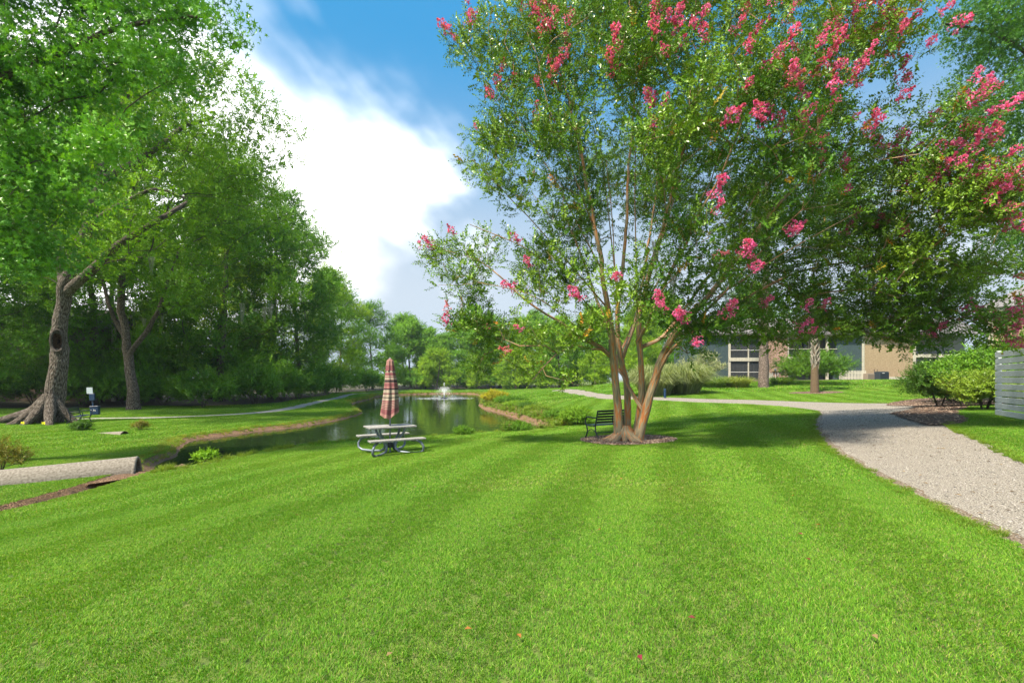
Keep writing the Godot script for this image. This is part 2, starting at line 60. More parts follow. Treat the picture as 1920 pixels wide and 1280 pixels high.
# x, distance, scale, turn, label, height
const UNDER := [
	[-29.6, 38.6, 0.9, 1.0, "leafy bush right behind the forked tree", 1.0],
	[-32.0, 37.6, 1.0, 2.0, "leafy bush behind the forked tree, towards the waste station", 1.1],
	[-34.5, 36.5, 1.0, 3.0, "leafy bush behind the pet waste station", 1.2],
	[-23.8, 42.0, 1.0, 4.0, "spreading bush where the wood comes nearest the far path", 1.3],
	[-24.2, 48.0, 1.1, 5.0, "leafy bush by the far path, third past the forked tree", 1.2],
	[-25.4, 54.0, 1.1, 0.5, "leafy bush by the far path before its bend", 1.1],
	[-26.2, 60.0, 1.1, 1.5, "leafy bush at the bend of the far path", 1.2],
	[-27.6, 68.0, 1.3, 2.5, "leafy bush past the bend of the far path", 1.1],
	[-29.6, 77.0, 1.5, 3.5, "bush in the shade behind the umbrella's top", 1.1],
	[-28.0, 88.0, 1.5, 4.5, "bush at the far corner of the wood", 1.0],
	[-22.0, 103.5, 1.6, 5.5, "bush under the trees of the far corner", 0.9],
	[-13.0, 106.0, 1.6, 0.2, "bush under the trees behind the fountain's spray", 0.9],
	[-4.5, 106.0, 1.6, 1.2, "bush under the trees just past the fountain", 0.9],
	[4.0, 104.0, 1.6, 2.2, "bush under the trees behind the hanging bough", 0.9],
	[14.0, 92.0, 1.6, 3.2, "bush under the trees at the path's far end", 0.9],
	[22.5, 72.0, 1.6, 4.2, "bush beside the end wall of the flats", 1.2],
	[-37.5, 35.8, 1.2, 4.2, "leafy bush before the brown house", 1.1],
	[-41.0, 35.0, 1.2, 5.1, "leafy bush before the brown house at the picture's edge", 0.9],
	[-44.5, 34.5, 1.3, 0.9, "outermost leafy bush before the brown house", 1.0],
	[-33.5, 42.5, 1.6, 1.7, "tall leafy bush deep behind the forked tree", 1.5],
	[-28.8, 51.0, 1.5, 2.7, "tall leafy bush deep in the wood past the forked tree", 1.5]]
# x, y, z, label, size, scale
const MOSS := [
	[-19.2, 8.2, -24.2, "grey moss hanging from the long limb of the hollow tree", 0, 1.0],
	[-17.8, 6.7, -30.0, "long grey moss streamer in the wood beside the hollow tree", 2, 1.1],
	[-19.6, 7.4, -36.0, "grey moss at the edge of the wood past the forked tree", 0, 1.3],
	[-20.2, 8.0, -38.0, "thicker grey moss at the edge of the wood", 1, 1.9],
	[-27.2, 6.2, -33.6, "wisp of grey moss on the branch of the forked tree", 1, 0.9],
	[-26.0, 6.4, -33.8, "second wisp of moss on the forked tree's outer branch", 1, 0.8],
	[4.0, 5.5, -12.6, "moss hanging among the crape myrtle's middle stems", 2, 0.85],
	[4.4, 4.6, -12.4, "dark moss low in the crape myrtle's crown", 0, 0.9],
	[9.7, 4.3, -12.2, "big moss tuft hanging under the crape myrtle's spreading side", 2, 0.9],
	[10.6, 3.6, -12.0, "small moss tuft under the crape myrtle's spreading side", 0, 0.85],
	[8.3, 5.0, -12.4, "moss wisp high under the crape myrtle's spreading side", 0, 0.6]]


# ---------------------------------------------------------------- helpers
var rng := RandomNumberGenerator.new()
var used := {}
var M := {}
var POND := PackedVector2Array()
var POND_DEEP := PackedVector2Array()
var POND_EDGE := PackedVector2Array()
var POND_RIM := PackedVector2Array()
var PATH_R := PackedVector2Array()
var PATH_L := PackedVector2Array()
var MULCH := []
var DITCH := PackedVector2Array([Vector2(-9.9, 12.6), Vector2(-9.45, 10.2), Vector2(-9.3, 8.6), Vector2(-9.6, 6.6), Vector2(-10.2, 4.0)])
var wob := FastNoiseLite.new()
var hx := PackedFloat32Array()
var hd := PackedFloat32Array()
var hw := PackedFloat32Array()
const WATER := -1.0

func rf(a: float, b: float) -> float:
	return rng.randf_range(a, b)

func rdir() -> Vector3:
	var z := rf(-1, 1)
	var a := rf(0, TAU)
	var r := sqrt(1.0 - z * z)
	return Vector3(r * cos(a), z, r * sin(a))

func numbered(parent: Node, called: String) -> String:
	var key := str(parent.get_instance_id()) + called
	var n: int = used.get(key, 0)
	used[key] = n + 1
	return called if n == 0 else "%s_%03d" % [called, n]

func tag(o: Node, label: String, category := "", group := "", kind := "") -> Node:
	if label: o.set_meta("label", label)
	if category: o.set_meta("category", category)
	if group: o.set_meta("group", group)
	if kind: o.set_meta("kind", kind)
	return o

func thing(called: String, label: String, category: String, at := Vector3.ZERO, turn := 0.0, group := "") -> Node3D:
	var o := Node3D.new()
	o.name = numbered(self, called)
	add_child(o, true)
	o.position = at
	o.rotation.y = turn
	tag(o, label, category, group)
	return o

func obj(called: String, mesh: Mesh, material: Material, parent: Node = self, xf := Transform3D()) -> MeshInstance3D:
	var o := MeshInstance3D.new()
	o.name = numbered(parent, called)
	o.mesh = mesh
	o.material_override = material
	o.transform = xf
	parent.add_child(o, true)
	return o

func many(called: String, mesh: Mesh, material: Material, places: Array, tints: PackedColorArray, parent: Node = self) -> MultiMeshInstance3D:
	var mm := MultiMesh.new()
	mm.transform_format = MultiMesh.TRANSFORM_3D
	mm.use_colors = true
	mm.mesh = mesh
	mm.instance_count = places.size()
	for i in places.size():
		mm.set_instance_transform(i, places[i])
		mm.set_instance_color(i, tints[i])
	var o := MultiMeshInstance3D.new()
	o.name = numbered(parent, called)
	o.multimesh = mm
	o.material_override = material
	parent.add_child(o, true)
	return o

func copy(o: Node3D, label: String, at: Vector3, turn := 0.0, group := "") -> Node3D:
	var c: Node3D = o.duplicate()
	c.name = numbered(self, String(o.name).rstrip("0123456789").rstrip("_"))
	add_child(c, true)
	c.position = at
	c.rotation.y = turn
	tag(c, label, "", group)
	return c

class MB:
	var v := PackedVector3Array()
	var n := PackedVector3Array()
	var u := PackedVector2Array()
	var c := PackedColorArray()
	var f := PackedInt32Array()
	var col := Color.WHITE
	func vert(p: Vector3, nn: Vector3, uv := Vector2.ZERO) -> int:
		v.append(p); n.append(nn); u.append(uv); c.append(col)
		return v.size() - 1
	func face(i: int, j: int, k: int) -> void:
		var g := (v[k] - v[i]).cross(v[j] - v[i])
		if g.dot(n[i] + n[j] + n[k]) < 0.0:
			f.append(i); f.append(k); f.append(j)
		else:
			f.append(i); f.append(j); f.append(k)
	func tri(a: Vector3, b: Vector3, d: Vector3) -> void:
		var g := (d - a).cross(b - a).normalized()
		var i := vert(a, g); vert(b, g); vert(d, g)
		f.append(i); f.append(i + 1); f.append(i + 2)
	func quad(a: Vector3, b: Vector3, d: Vector3, e: Vector3, uvs := []) -> void:
		var g := (d - a).cross(b - a).normalized()
		var i := vert(a, g, uvs[0] if uvs else Vector2(0, 0))
		vert(b, g, uvs[1] if uvs else Vector2(1, 0)); vert(d, g, uvs[2] if uvs else Vector2(1, 1)); vert(e, g, uvs[3] if uvs else Vector2(0, 1))
		for k in [0, 1, 2, 0, 2, 3]: f.append(i + k)
	func poly_face(pts: Array, out: Vector3) -> void:
		var first := v.size()
		for p in pts: vert(p, out, Vector2(p.x + p.z, p.y))
		for k in range(1, pts.size() - 1): face(first, first + k, first + k + 1)
	func box(xf: Transform3D, s: Vector3, bev := 0.0) -> void:
		var h := s / 2.0
		var b := minf(bev, minf(h.x, minf(h.y, h.z)) * 0.9)
		for a in 3:
			for sg in [-1.0, 1.0]:
				var pts := []
				for q in [[-1, -1], [1, -1], [1, 1], [-1, 1]]:
					var p := Vector3.ZERO
					p[a] = sg * h[a]
					p[(a + 1) % 3] = q[0] * (h[(a + 1) % 3] - b)
					p[(a + 2) % 3] = q[1] * (h[(a + 2) % 3] - b)
					pts.append(xf * p)
				var o := Vector3.ZERO
				o[a] = sg
				poly_face(pts, (xf.basis * o).normalized())
		if b <= 0.0: return
		for a in 3:
			var a1 := (a + 1) % 3
			var a2 := (a + 2) % 3
			for s1 in [-1.0, 1.0]:
				for s2 in [-1.0, 1.0]:
					var pts := []
					for q in [[0, -1], [0, 1], [1, 1], [1, -1]]:
						var p := Vector3.ZERO
						p[a] = q[1] * (h[a] - b)
						p[a1] = s1 * (h[a1] - (b if q[0] == 1 else 0.0))
						p[a2] = s2 * (h[a2] - (b if q[0] == 0 else 0.0))
						pts.append(xf * p)
					var o := Vector3.ZERO
					o[a1] = s1; o[a2] = s2
					poly_face(pts, (xf.basis * o).normalized())
		for sx in [-1.0, 1.0]:
			for sy in [-1.0, 1.0]:
				for sz in [-1.0, 1.0]:
					var o := Vector3(sx, sy, sz)
					poly_face([xf * (o * (h - Vector3(0, b, b))), xf * (o * (h - Vector3(b, 0, b))), xf * (o * (h - Vector3(b, b, 0)))], (xf.basis * o).normalized())
	func bx(at: Vector3, s: Vector3, bev := 0.0, turn := 0.0) -> void:
		box(Transform3D(Basis(Vector3.UP, turn), at), s, bev)
	# a swept round bar; radii per point; the frame is carried along
	func tube(p: PackedVector3Array, r: PackedFloat32Array, sides: int, cap := true, flat := 1.0, bump: FastNoiseLite = null, amp := 0.0, hole := []) -> void:
		var cnt := p.size()
		if cnt < 2: return
		var t := (p[1] - p[0]).normalized()
		var x := t.cross(Vector3(0.31, 0.2, 0.93)).normalized()
		var base := v.size()
		var along := 0.0
		for i in cnt:
			var t2 := (p[mini(i + 1, cnt - 1)] - p[maxi(i - 1, 0)]).normalized()
			x = (x - t2 * x.dot(t2)).normalized()
			var y := t2.cross(x)
			if i > 0: along += p[i].distance_to(p[i - 1])
			for k in sides + 1:
				var a := TAU * k / sides
				var o := x * cos(a) + y * sin(a) * flat
				var rr := r[i]
				if bump: rr *= 1.0 + amp * bump.get_noise_3d(cos(a) * 40.0, sin(a) * 40.0, along * 16.0)
				vert(p[i] + o * rr, o.normalized(), Vector2(float(k) / sides, along))
		for i in cnt - 1:
			for k in sides:
				var q := base + i * (sides + 1) + k
				if hole:
					var from: Vector3 = (v[q] + v[q + sides + 2]) / 2.0 - hole[0]
					if from.dot(hole[1]) > 0.1 and pow(from.dot(hole[2]) / 0.22, 2) + pow(from.y / 0.54, 2) < 1.0: continue
				face(q, q + 1, q + sides + 1)
				face(q + 1, q + sides + 2, q + sides + 1)
		if cap:
			for e in [0, cnt - 1]:
				var o2 := (p[0] - p[1]).normalized() if e == 0 else (p[cnt - 1] - p[cnt - 2]).normalized()
				var first := v.size()
				for k in sides:
					vert(v[base + e * (sides + 1) + k], o2)
				for k in range(1, sides - 1): face(first, first + k, first + k + 1)
	func bar(a: Vector3, b: Vector3, r: float, sides := 8) -> void:
		tube(PackedVector3Array([a, b]), PackedFloat32Array([r, r]), sides)
	func rod(pts: Array, r: float, sides := 7, flat := 1.0) -> void:
		var rr := PackedFloat32Array()
		rr.resize(pts.size()); rr.fill(r)
		tube(PackedVector3Array(pts), rr, sides, true, flat)
	func lathe(prof: Array, sides: int, at := Vector3.ZERO) -> void:   # [radius, height] from top to bottom
		for i in prof.size() - 1:
			var a: Array = prof[i]
			var b: Array = prof[i + 1]
			var s := Vector2(b[1] - a[1], a[0] - b[0]).normalized()
			if s.x < 0: s = -s
			var first := v.size()
			for k in sides + 1:
				var w := TAU * k / sides
				var d := Vector3(cos(w), 0, sin(w))
				var nn := (d * absf(s.x) + Vector3.UP * (signf(b[0] - a[0]) * absf(s.y) * signf(a[1] - b[1] + 1e-6))).normalized()
				if absf(s.x) < 0.01: nn = Vector3.UP * (1.0 if b[0] > a[0] else -1.0)
				vert(at + d * a[0] + Vector3.UP * a[1], nn, Vector2(float(k) / sides, float(i) / prof.size()))
				vert(at + d * b[0] + Vector3.UP * b[1], nn, Vector2(float(k) / sides, float(i + 1) / prof.size()))
			for k in sides:
				var q := first + k * 2
				face(q, q + 1, q + 2)
				face(q + 1, q + 3, q + 2)
	func leaf(p: Vector3, d: Vector3, up: Vector3, l: float, w: float, fold := 0.25) -> void:
		var s := d.cross(up).normalized()
		var nn := s.cross(d).normalized()
		var mid := p + d * l * 0.45
		var tip := p + d * l - nn * l * 0.12
		var a := mid + s * w * 0.5 + nn * w * fold
		var b := mid - s * w * 0.5 + nn * w * fold
		tri(p, a, tip)
		tri(p, tip, b)
	func star(p: Vector3, d: Vector3, up: Vector3, l: float) -> void:
		var s := d.cross(up).normalized()
		var nn := s.cross(d).normalized()
		var mid := p + d * l * 0.38
		var tips := []
		for a in [-2.1, -1.05, 0.0, 1.05, 2.1]:
			var k: float = l * (0.62 if a == 0.0 else 0.56 if absf(a) < 2 else 0.4)
			tips.append(mid + (d * cos(a) + s * sin(a)) * k - nn * l * 0.14)
		var notch := []
		for a in [-2.75, -1.55, -0.52, 0.52, 1.55, 2.75]:
			notch.append(mid + (d * cos(a) + s * sin(a)) * l * 0.2)
		for k in 5:
			tri(mid, notch[k], tips[k])
			tri(mid, tips[k], notch[k + 1])
	func mesh() -> ArrayMesh:
		var m := ArrayMesh.new()
		var a := []
		a.resize(Mesh.ARRAY_MAX)
		a[Mesh.ARRAY_VERTEX] = v; a[Mesh.ARRAY_NORMAL] = n; a[Mesh.ARRAY_TEX_UV] = u; a[Mesh.ARRAY_COLOR] = c; a[Mesh.ARRAY_INDEX] = f
		m.add_surface_from_arrays(Mesh.PRIMITIVE_TRIANGLES, a)
		return m

func box_mesh(s: Vector3, bev := 0.0) -> ArrayMesh:
	var b := MB.new()
	b.bx(Vector3.ZERO, s, bev)
	return b.mesh()

func at(x: float, y: float, z: float, turn := 0.0) -> Transform3D:
	return Transform3D(Basis(Vector3.UP, turn), Vector3(x, y, z))

func basis_y(d: Vector3, spin: float) -> Basis:
	var y := d.normalized()
	var x := y.cross(Vector3(0.37, 0.11, 0.92)).normalized()
	x = x.rotated(y, spin)
	return Basis(x, y, x.cross(y))

# ---------------------------------------------------------------- materials
func lin(r: float, g: float, b: float) -> Color:
	return Color(r, g, b).linear_to_srgb()

func ramp(stops: Array) -> Gradient:
	var g := Gradient.new()
	var o := PackedFloat32Array()
	var c := PackedColorArray()
	for s in stops:
		o.append(s[0]); c.append(lin(s[1], s[2], s[3]))
	g.offsets = o
	g.colors = c
	return g

func noise_tex(freq: float, oct: int, stops: Array, size := 512, seed_ := 1, type := FastNoiseLite.TYPE_SIMPLEX_SMOOTH) -> NoiseTexture2D:
	var nz := FastNoiseLite.new()
	nz.noise_type = type
	nz.frequency = freq
	nz.fractal_octaves = oct
	nz.seed = seed_
	var t := NoiseTexture2D.new()
	t.width = size; t.height = size
	t.seamless = true
	t.noise = nz
	if stops: t.color_ramp = ramp(stops)
	return t

func mat(r: float, g: float, b: float, rough := 0.7, metal := 0.0) -> StandardMaterial3D:
	var m := StandardMaterial3D.new()
	m.albedo_color = lin(r, g, b)
	m.roughness = rough
	m.metallic = metal
	return m

func tex_mat(t: Texture2D, rough: float, world_scale := 0.0, uv := Vector3.ONE) -> StandardMaterial3D:
	var m := StandardMaterial3D.new()
	m.albedo_texture = t
	m.roughness = rough
	if world_scale > 0.0:
		m.uv1_triplanar = true
		m.uv1_world_triplanar = true
		m.uv1_scale = Vector3.ONE * world_scale
	else:
		m.uv1_scale = uv
	return m

func relief(m: StandardMaterial3D, t: Texture2D, cm: float) -> StandardMaterial3D:
	m.heightmap_enabled = true
	m.heightmap_texture = t
	m.heightmap_scale = cm
	return m

func leaf_mat(rough: float, light: float) -> StandardMaterial3D:
	var m := StandardMaterial3D.new()
	m.vertex_color_use_as_albedo = true
	m.roughness = rough
	m.metallic_specular = 0.35
	m.backlight_enabled = true
	m.backlight = Color(light, light, light * 0.5)
	m.cull_mode = BaseMaterial3D.CULL_DISABLED
	return m

func vmat(rough := 0.8) -> StandardMaterial3D:
	var m := StandardMaterial3D.new()
	m.vertex_color_use_as_albedo = true
	m.roughness = rough
	return m

func make_materials() -> void:
	var grain := noise_tex(0.03, 5, [], 512, 3)
	M.grass = leaf_mat(0.5, 0.9)
	M.leaf = leaf_mat(0.42, 0.9)
	M.gloss_leaf = leaf_mat(0.3, 0.7)
	M.petal = leaf_mat(0.7, 0.8)
	M.chips = vmat(0.9)
	M.soil = tex_mat(noise_tex(0.02, 5, [[0.2, 0.05, 0.085, 0.014], [0.5, 0.09, 0.14, 0.022], [0.8, 0.12, 0.15, 0.035]], 1024, 11), 0.95, 0.35)
	M.bank = relief(tex_mat(noise_tex(0.025, 5, [[0.15, 0.03, 0.016, 0.009], [0.45, 0.13, 0.07, 0.038], [0.65, 0.24, 0.145, 0.085], [0.9, 0.36, 0.26, 0.16]], 512, 5), 0.95, 2.2), grain, 4.0)
	M.gravel = relief(tex_mat(noise_tex(0.055, 5, [[0.25, 0.06, 0.05, 0.04], [0.42, 0.16, 0.14, 0.113], [0.58, 0.235, 0.213, 0.18], [0.78, 0.38, 0.355, 0.31]], 1024, 21), 0.92, 0.8), noise_tex(0.12, 4, [], 512, 8), 1.2)
	M.pave = tex_mat(noise_tex(0.03, 5, [[0.2, 0.2, 0.19, 0.175], [0.6, 0.29, 0.28, 0.265], [0.9, 0.36, 0.35, 0.335]], 512, 31), 0.9, 0.5)
	M.mulch = relief(tex_mat(noise_tex(0.05, 5, [[0.2, 0.02, 0.012, 0.008], [0.5, 0.075, 0.04, 0.025], [0.8, 0.16, 0.10, 0.065]], 512, 41), 0.95, 1.2), grain, 5.0)
	M.dirt = relief(tex_mat(noise_tex(0.05, 5, [[0.2, 0.05, 0.035, 0.022], [0.5, 0.15, 0.11, 0.075], [0.85, 0.3, 0.25, 0.19]], 512, 43), 0.95, 1.2), grain, 3.0)
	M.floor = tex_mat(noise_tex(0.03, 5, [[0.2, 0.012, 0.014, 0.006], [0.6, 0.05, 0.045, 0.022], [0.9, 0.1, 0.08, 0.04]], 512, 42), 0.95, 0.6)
	M.water = mat(0.012, 0.02, 0.008, 0.03)
	var rip := noise_tex(0.012, 3, [], 512, 51)
	M.water.heightmap_enabled = true
	M.water.heightmap_texture = rip
	M.water.heightmap_scale = 0.5
	M.water.uv1_triplanar = true
	M.water.uv1_world_triplanar = true
	M.water.uv1_scale = Vector3(0.22, 0.22, 0.22)
	M.myrtle_bark = relief(tex_mat(noise_tex(0.012, 4, [[0.2, 0.17, 0.135, 0.085], [0.4, 0.29, 0.235, 0.15], [0.52, 0.36, 0.28, 0.17], [0.58, 0.50, 0.19, 0.055], [0.68, 0.42, 0.13, 0.035], [0.74, 0.34, 0.25, 0.15], [0.9, 0.55, 0.46, 0.34]], 512, 61), 0.6, 0.0, Vector3(1, 0.14, 1)), grain, 0.6)
	M.grey_bark = relief(tex_mat(noise_tex(0.03, 5, [[0.25, 0.025, 0.018, 0.013], [0.42, 0.085, 0.066, 0.05], [0.6, 0.15, 0.122, 0.1], [0.85, 0.27, 0.25, 0.225]], 512, 71), 0.95, 0.0, Vector3(2, 0.26, 1)), noise_tex(0.03, 5, [], 512, 71), 9.0)
	M.brown_bark = relief(tex_mat(noise_tex(0.03, 5, [[0.2, 0.03, 0.022, 0.016], [0.5, 0.09, 0.07, 0.052], [0.85, 0.2, 0.17, 0.14]], 512, 72), 0.95, 0.0, Vector3(1.5, 0.16, 1)), grain, 4.0)
	M.pine_bark = relief(tex_mat(noise_tex(0.035, 4, [[0.15, 0.04, 0.028, 0.024], [0.4, 0.14, 0.105, 0.088], [0.7, 0.25, 0.2, 0.175]], 512, 73, FastNoiseLite.TYPE_CELLULAR), 0.95, 0.0, Vector3(2, 0.35, 1)), grain, 4.0)
	M.palm_boot = tex_mat(noise_tex(0.04, 4, [[0.2, 0.13, 0.11, 0.085], [0.6, 0.34, 0.31, 0.26], [0.9, 0.5, 0.47, 0.41]], 256, 74), 0.9, 3.0)
	M.palm_trunk = relief(tex_mat(noise_tex(0.04, 4, [[0.2, 0.06, 0.04, 0.02], [0.6, 0.16, 0.11, 0.065], [0.9, 0.24, 0.18, 0.11]], 256, 75), 0.95, 2.0), grain, 2.0)
	M.rot = relief(tex_mat(noise_tex(0.03, 4, [[0.2, 0.02, 0.01, 0.006], [0.5, 0.16, 0.07, 0.03], [0.75, 0.42, 0.24, 0.11]], 256, 76), 0.95, 2.5), grain, 4.0)
	M.concrete = relief(tex_mat(noise_tex(0.03, 6, [[0.15, 0.08, 0.07, 0.055], [0.4, 0.15, 0.13, 0.105], [0.6, 0.21, 0.19, 0.16], [0.9, 0.28, 0.25, 0.22]], 512, 81), 0.9, 1.1), grain, 0.15)
	M.rock = relief(tex_mat(noise_tex(0.03, 5, [[0.2, 0.16, 0.14, 0.12], [0.5, 0.36, 0.31, 0.27], [0.85, 0.55, 0.5, 0.45]], 256, 82), 0.9, 1.6), grain, 3.0)
	M.plank = tex_mat(noise_tex(0.03, 4, [[0.2, 0.15, 0.145, 0.14], [0.6, 0.27, 0.265, 0.25], [0.9, 0.34, 0.335, 0.32]], 256, 91), 0.65, 1.5)
	M.steel = mat(0.16, 0.19, 0.24, 0.42, 0.35)
	M.iron = mat(0.008, 0.013, 0.022, 0.38)
	M.seat_blue = mat(0.02, 0.045, 0.12, 0.3)
	M.navy = mat(0.006, 0.03, 0.085, 0.4)
	M.white = mat(0.6, 0.6, 0.58, 0.5)
	M.sign = mat(0.5, 0.58, 0.62, 0.4)
	M.yellow = mat(0.85, 0.8, 0.02, 0.6)
	M.cream = tex_mat(noise_tex(0.02, 4, [[0.2, 0.40, 0.375, 0.30], [0.8, 0.50, 0.48, 0.40]], 256, 92), 0.6, 0.8)
	M.teal = tex_mat(noise_tex(0.02, 4, [[0.2, 0.04, 0.068, 0.075], [0.8, 0.06, 0.095, 0.104]], 256, 93), 0.6, 0.7)
	M.beige = tex_mat(noise_tex(0.02, 4, [[0.2, 0.34, 0.25, 0.15], [0.8, 0.43, 0.33, 0.215]], 256, 94), 0.65, 0.7)
	M.brown = tex_mat(noise_tex(0.02, 4, [[0.2, 0.10, 0.075, 0.05], [0.8, 0.17, 0.13, 0.09]], 256, 95), 0.8, 0.7)
	M.fence = tex_mat(noise_tex(0.02, 5, [[0.12, 0.22, 0.25, 0.15], [0.35, 0.42, 0.46, 0.46], [0.6, 0.50, 0.56, 0.59], [0.9, 0.58, 0.63, 0.66]], 512, 96), 0.7, 0.9)
	M.fence.uv1_scale = Vector3(0.7, 6.0, 0.7)
	M.picket = mat(0.55, 0.52, 0.43, 0.6)
	M.dark = mat(0.13, 0.125, 0.115, 0.7)
	M.glass = mat(0.012, 0.016, 0.02, 0.08)
	M.screen = mat(0.16, 0.17, 0.17, 0.6)
	M.mesh = mat(0.05, 0.055, 0.06, 0.5)
	M.mesh.transparency = BaseMaterial3D.TRANSPARENCY_ALPHA
	M.mesh.albedo_color.a = 0.62
	M.door = mat(0.42, 0.40, 0.32, 0.5)
	M.roof = tex_mat(noise_tex(0.05, 4, [[0.2, 0.09, 0.085, 0.085], [0.8, 0.2, 0.19, 0.2]], 256, 97), 0.9, 1.2)
	M.ac = mat(0.03, 0.045, 0.06, 0.5)
	M.tan_box = mat(0.24, 0.2, 0.155, 0.6)
	M.brick = tex_mat(brick_tex(), 0.9, 0.0, Vector3(1, 1, 1))
	M.canopy = tex_mat(stripe_tex(), 0.9)
	M.moss = leaf_mat(0.9, 0.4)
	M.spray = mat(0.9, 0.93, 0.95, 0.15)
	M.foam = mat(0.75, 0.8, 0.84, 0.5)

func brick_tex() -> ImageTexture:   # far walls whose bricks are a few pixels wide
	var im := Image.create(256, 256, false, Image.FORMAT_RGB8)
	im.fill(lin(0.34, 0.29, 0.24))
	var r := RandomNumberGenerator.new()
	r.seed = 5
	for row in 16:
		for k in 8:
			var t := r.randf()
			var c := lin(0.30, 0.16, 0.10).lerp(lin(0.40, 0.27, 0.2), t)
			if r.randf() < 0.2: c = lin(0.14, 0.08, 0.06)
			for piece in 2:
				im.fill_rect(Rect2i((k * 32 + (row % 2) * 16 + piece * 16) % 256, row * 16, 16 if piece == 0 else 14, 14), c)
	return ImageTexture.create_from_image(im)

func stripe_tex() -> ImageTexture:   # the woven stripes of the patio umbrella, top to bottom
	var rows := [[8, 0], [5, 1], [3, 3], [7, 2], [2, 1], [5, 1], [2, 2], [2, 1], [5, 2], [1, 1], [5, 3], [2, 0], [8, 1], [2, 0], [2, 1], [3, 3], [3, 2], [4, 2], [3, 4], [6, 2], [2, 3], [5, 2], [3, 1], [1, 2], [2, 1], [1, 2], [2, 1], [1, 2], [2, 1], [1, 2], [2, 1], [1, 2], [8, 1], [7, 0]]
	var tones := [lin(0.32, 0.165, 0.14), lin(0.21, 0.07, 0.075), lin(0.34, 0.275, 0.215), lin(0.035, 0.025, 0.026), lin(0.13, 0.035, 0.04)]
	var total := 0
	for q in rows: total += q[0]
	var im := Image.create(32, 512, false, Image.FORMAT_RGB8)
	var y := 0.0
	var r := RandomNumberGenerator.new()
	r.seed = 9
	for q in rows:
		var h: float = 512.0 * q[0] / total
		im.fill_rect(Rect2i(0, int(y), 32, int(ceil(h)) + 1), tones[q[1]])
		y += h
	for k in 512:
		for x in 32:
			im.set_pixel(x, k, im.get_pixel(x, k) * r.randf_range(0.88, 1.08))
	return ImageTexture.create_from_image(im)

# ---------------------------------------------------------------- the lie of the land
func hill(x: float, d: float) -> float:
	var s := HILL_BASE
	for i in hx.size():
		var a := x - hx[i]
		var b := d - hd[i]
		s += hw[i] * sqrt(a * a + b * b + 9.0)
	var far := clampf((Vector2(x, d - 40).length() - 110.0) / 80.0, 0, 1)
	return lerpf(s, 0.3, far) + 0.02 * wob.get_noise_2d(x * 6.0, d * 6.0)

func edge_dist(poly: PackedVector2Array, p: Vector2) -> float:   # negative inside
	var best := 1e9
	var n := poly.size()
	for i in n:
		var q := Geometry2D.get_closest_point_to_segment(p, poly[i], poly[(i + 1) % n])
		best = minf(best, q.distance_squared_to(p))
	return sqrt(best) * (-1.0 if Geometry2D.is_point_in_polygon(p, poly) else 1.0)

func line_dist(line: PackedVector2Array, p: Vector2) -> float:
	var best := 1e9
	for i in line.size() - 1:
		best = minf(best, Geometry2D.get_closest_point_to_segment(p, line[i], line[i + 1]).distance_to(p))
	return best

func near_pond(x: float, d: float) -> bool:
	return x > -25.0 and x < 6.0 and d > 10.0 and d < 95.0

func pond_depth(p: Vector2) -> float:   # 0 outside, else how far the bed lies under the water
	if not Geometry2D.is_point_in_polygon(p, POND): return 0.0
	if Geometry2D.is_point_in_polygon(p, POND_DEEP): return 1.0
	return 0.25 + 0.4 * minf(1.5, -edge_dist(POND, p))

func ditch_dist(x: float, d: float) -> float:
	return line_dist(DITCH, Vector2(x, d)) if d < 14.0 and d > 2.0 and x < -7.0 and x > -13.0 else 9.0

func ground(x: float, d: float) -> float:   # as built: with the pond bed, the ditch and the beds of the paths
	var y := hill(x, d)
	var p := Vector2(x, d)
	if near_pond(x, d):
		var deep := pond_depth(p)
		if deep > 0.0: return minf(y, WATER - deep)
		if Geometry2D.is_point_in_polygon(p, POND_RIM): return y - 0.45 * (y - WATER) - 0.12
	var dd := ditch_dist(x, d)
	if dd < 0.85: y -= 0.5 * (1.0 - smoothstep(0.3, 0.85, dd))
	if Geometry2D.is_point_in_polygon(p, PATH_R) or Geometry2D.is_point_in_polygon(p, PATH_L): y -= 0.07
	return y

func on(x: float, d: float, up := 0.0) -> Vector3:
	return Vector3(x, hill(x, d) + up, -d)

func smooth_loop(pts: Array, step: float, rough: float, seed_: int, closed := true) -> PackedVector2Array:
	var out := PackedVector2Array()
	var n := pts.size()
	for i in (n if closed else n - 1):
		var p0: Vector2 = pts[(i - 1 + n) % n] if closed or i > 0 else pts[0]
		var p1: Vector2 = pts[i]
		var p2: Vector2 = pts[(i + 1) % n]
		var p3: Vector2 = pts[(i + 2) % n] if closed or i + 2 < n else pts[n - 1]
		var k := maxi(1, int(p1.distance_to(p2) / step))
		for j in k:
			var q := p1.cubic_interpolate(p2, p0, p3, float(j) / k)
			q += Vector2(wob.get_noise_2d(q.x * 40.0 + seed_ * 99, q.y * 40.0), wob.get_noise_2d(q.x * 40.0, q.y * 40.0 + seed_ * 77)) * rough
			out.append(q)
	if not closed: out.append(pts[n - 1])
	return out

func xy(pts: Array) -> Array:
	var out := []
	for q in pts: out.append(Vector2(q[0], q[1]))
	return out

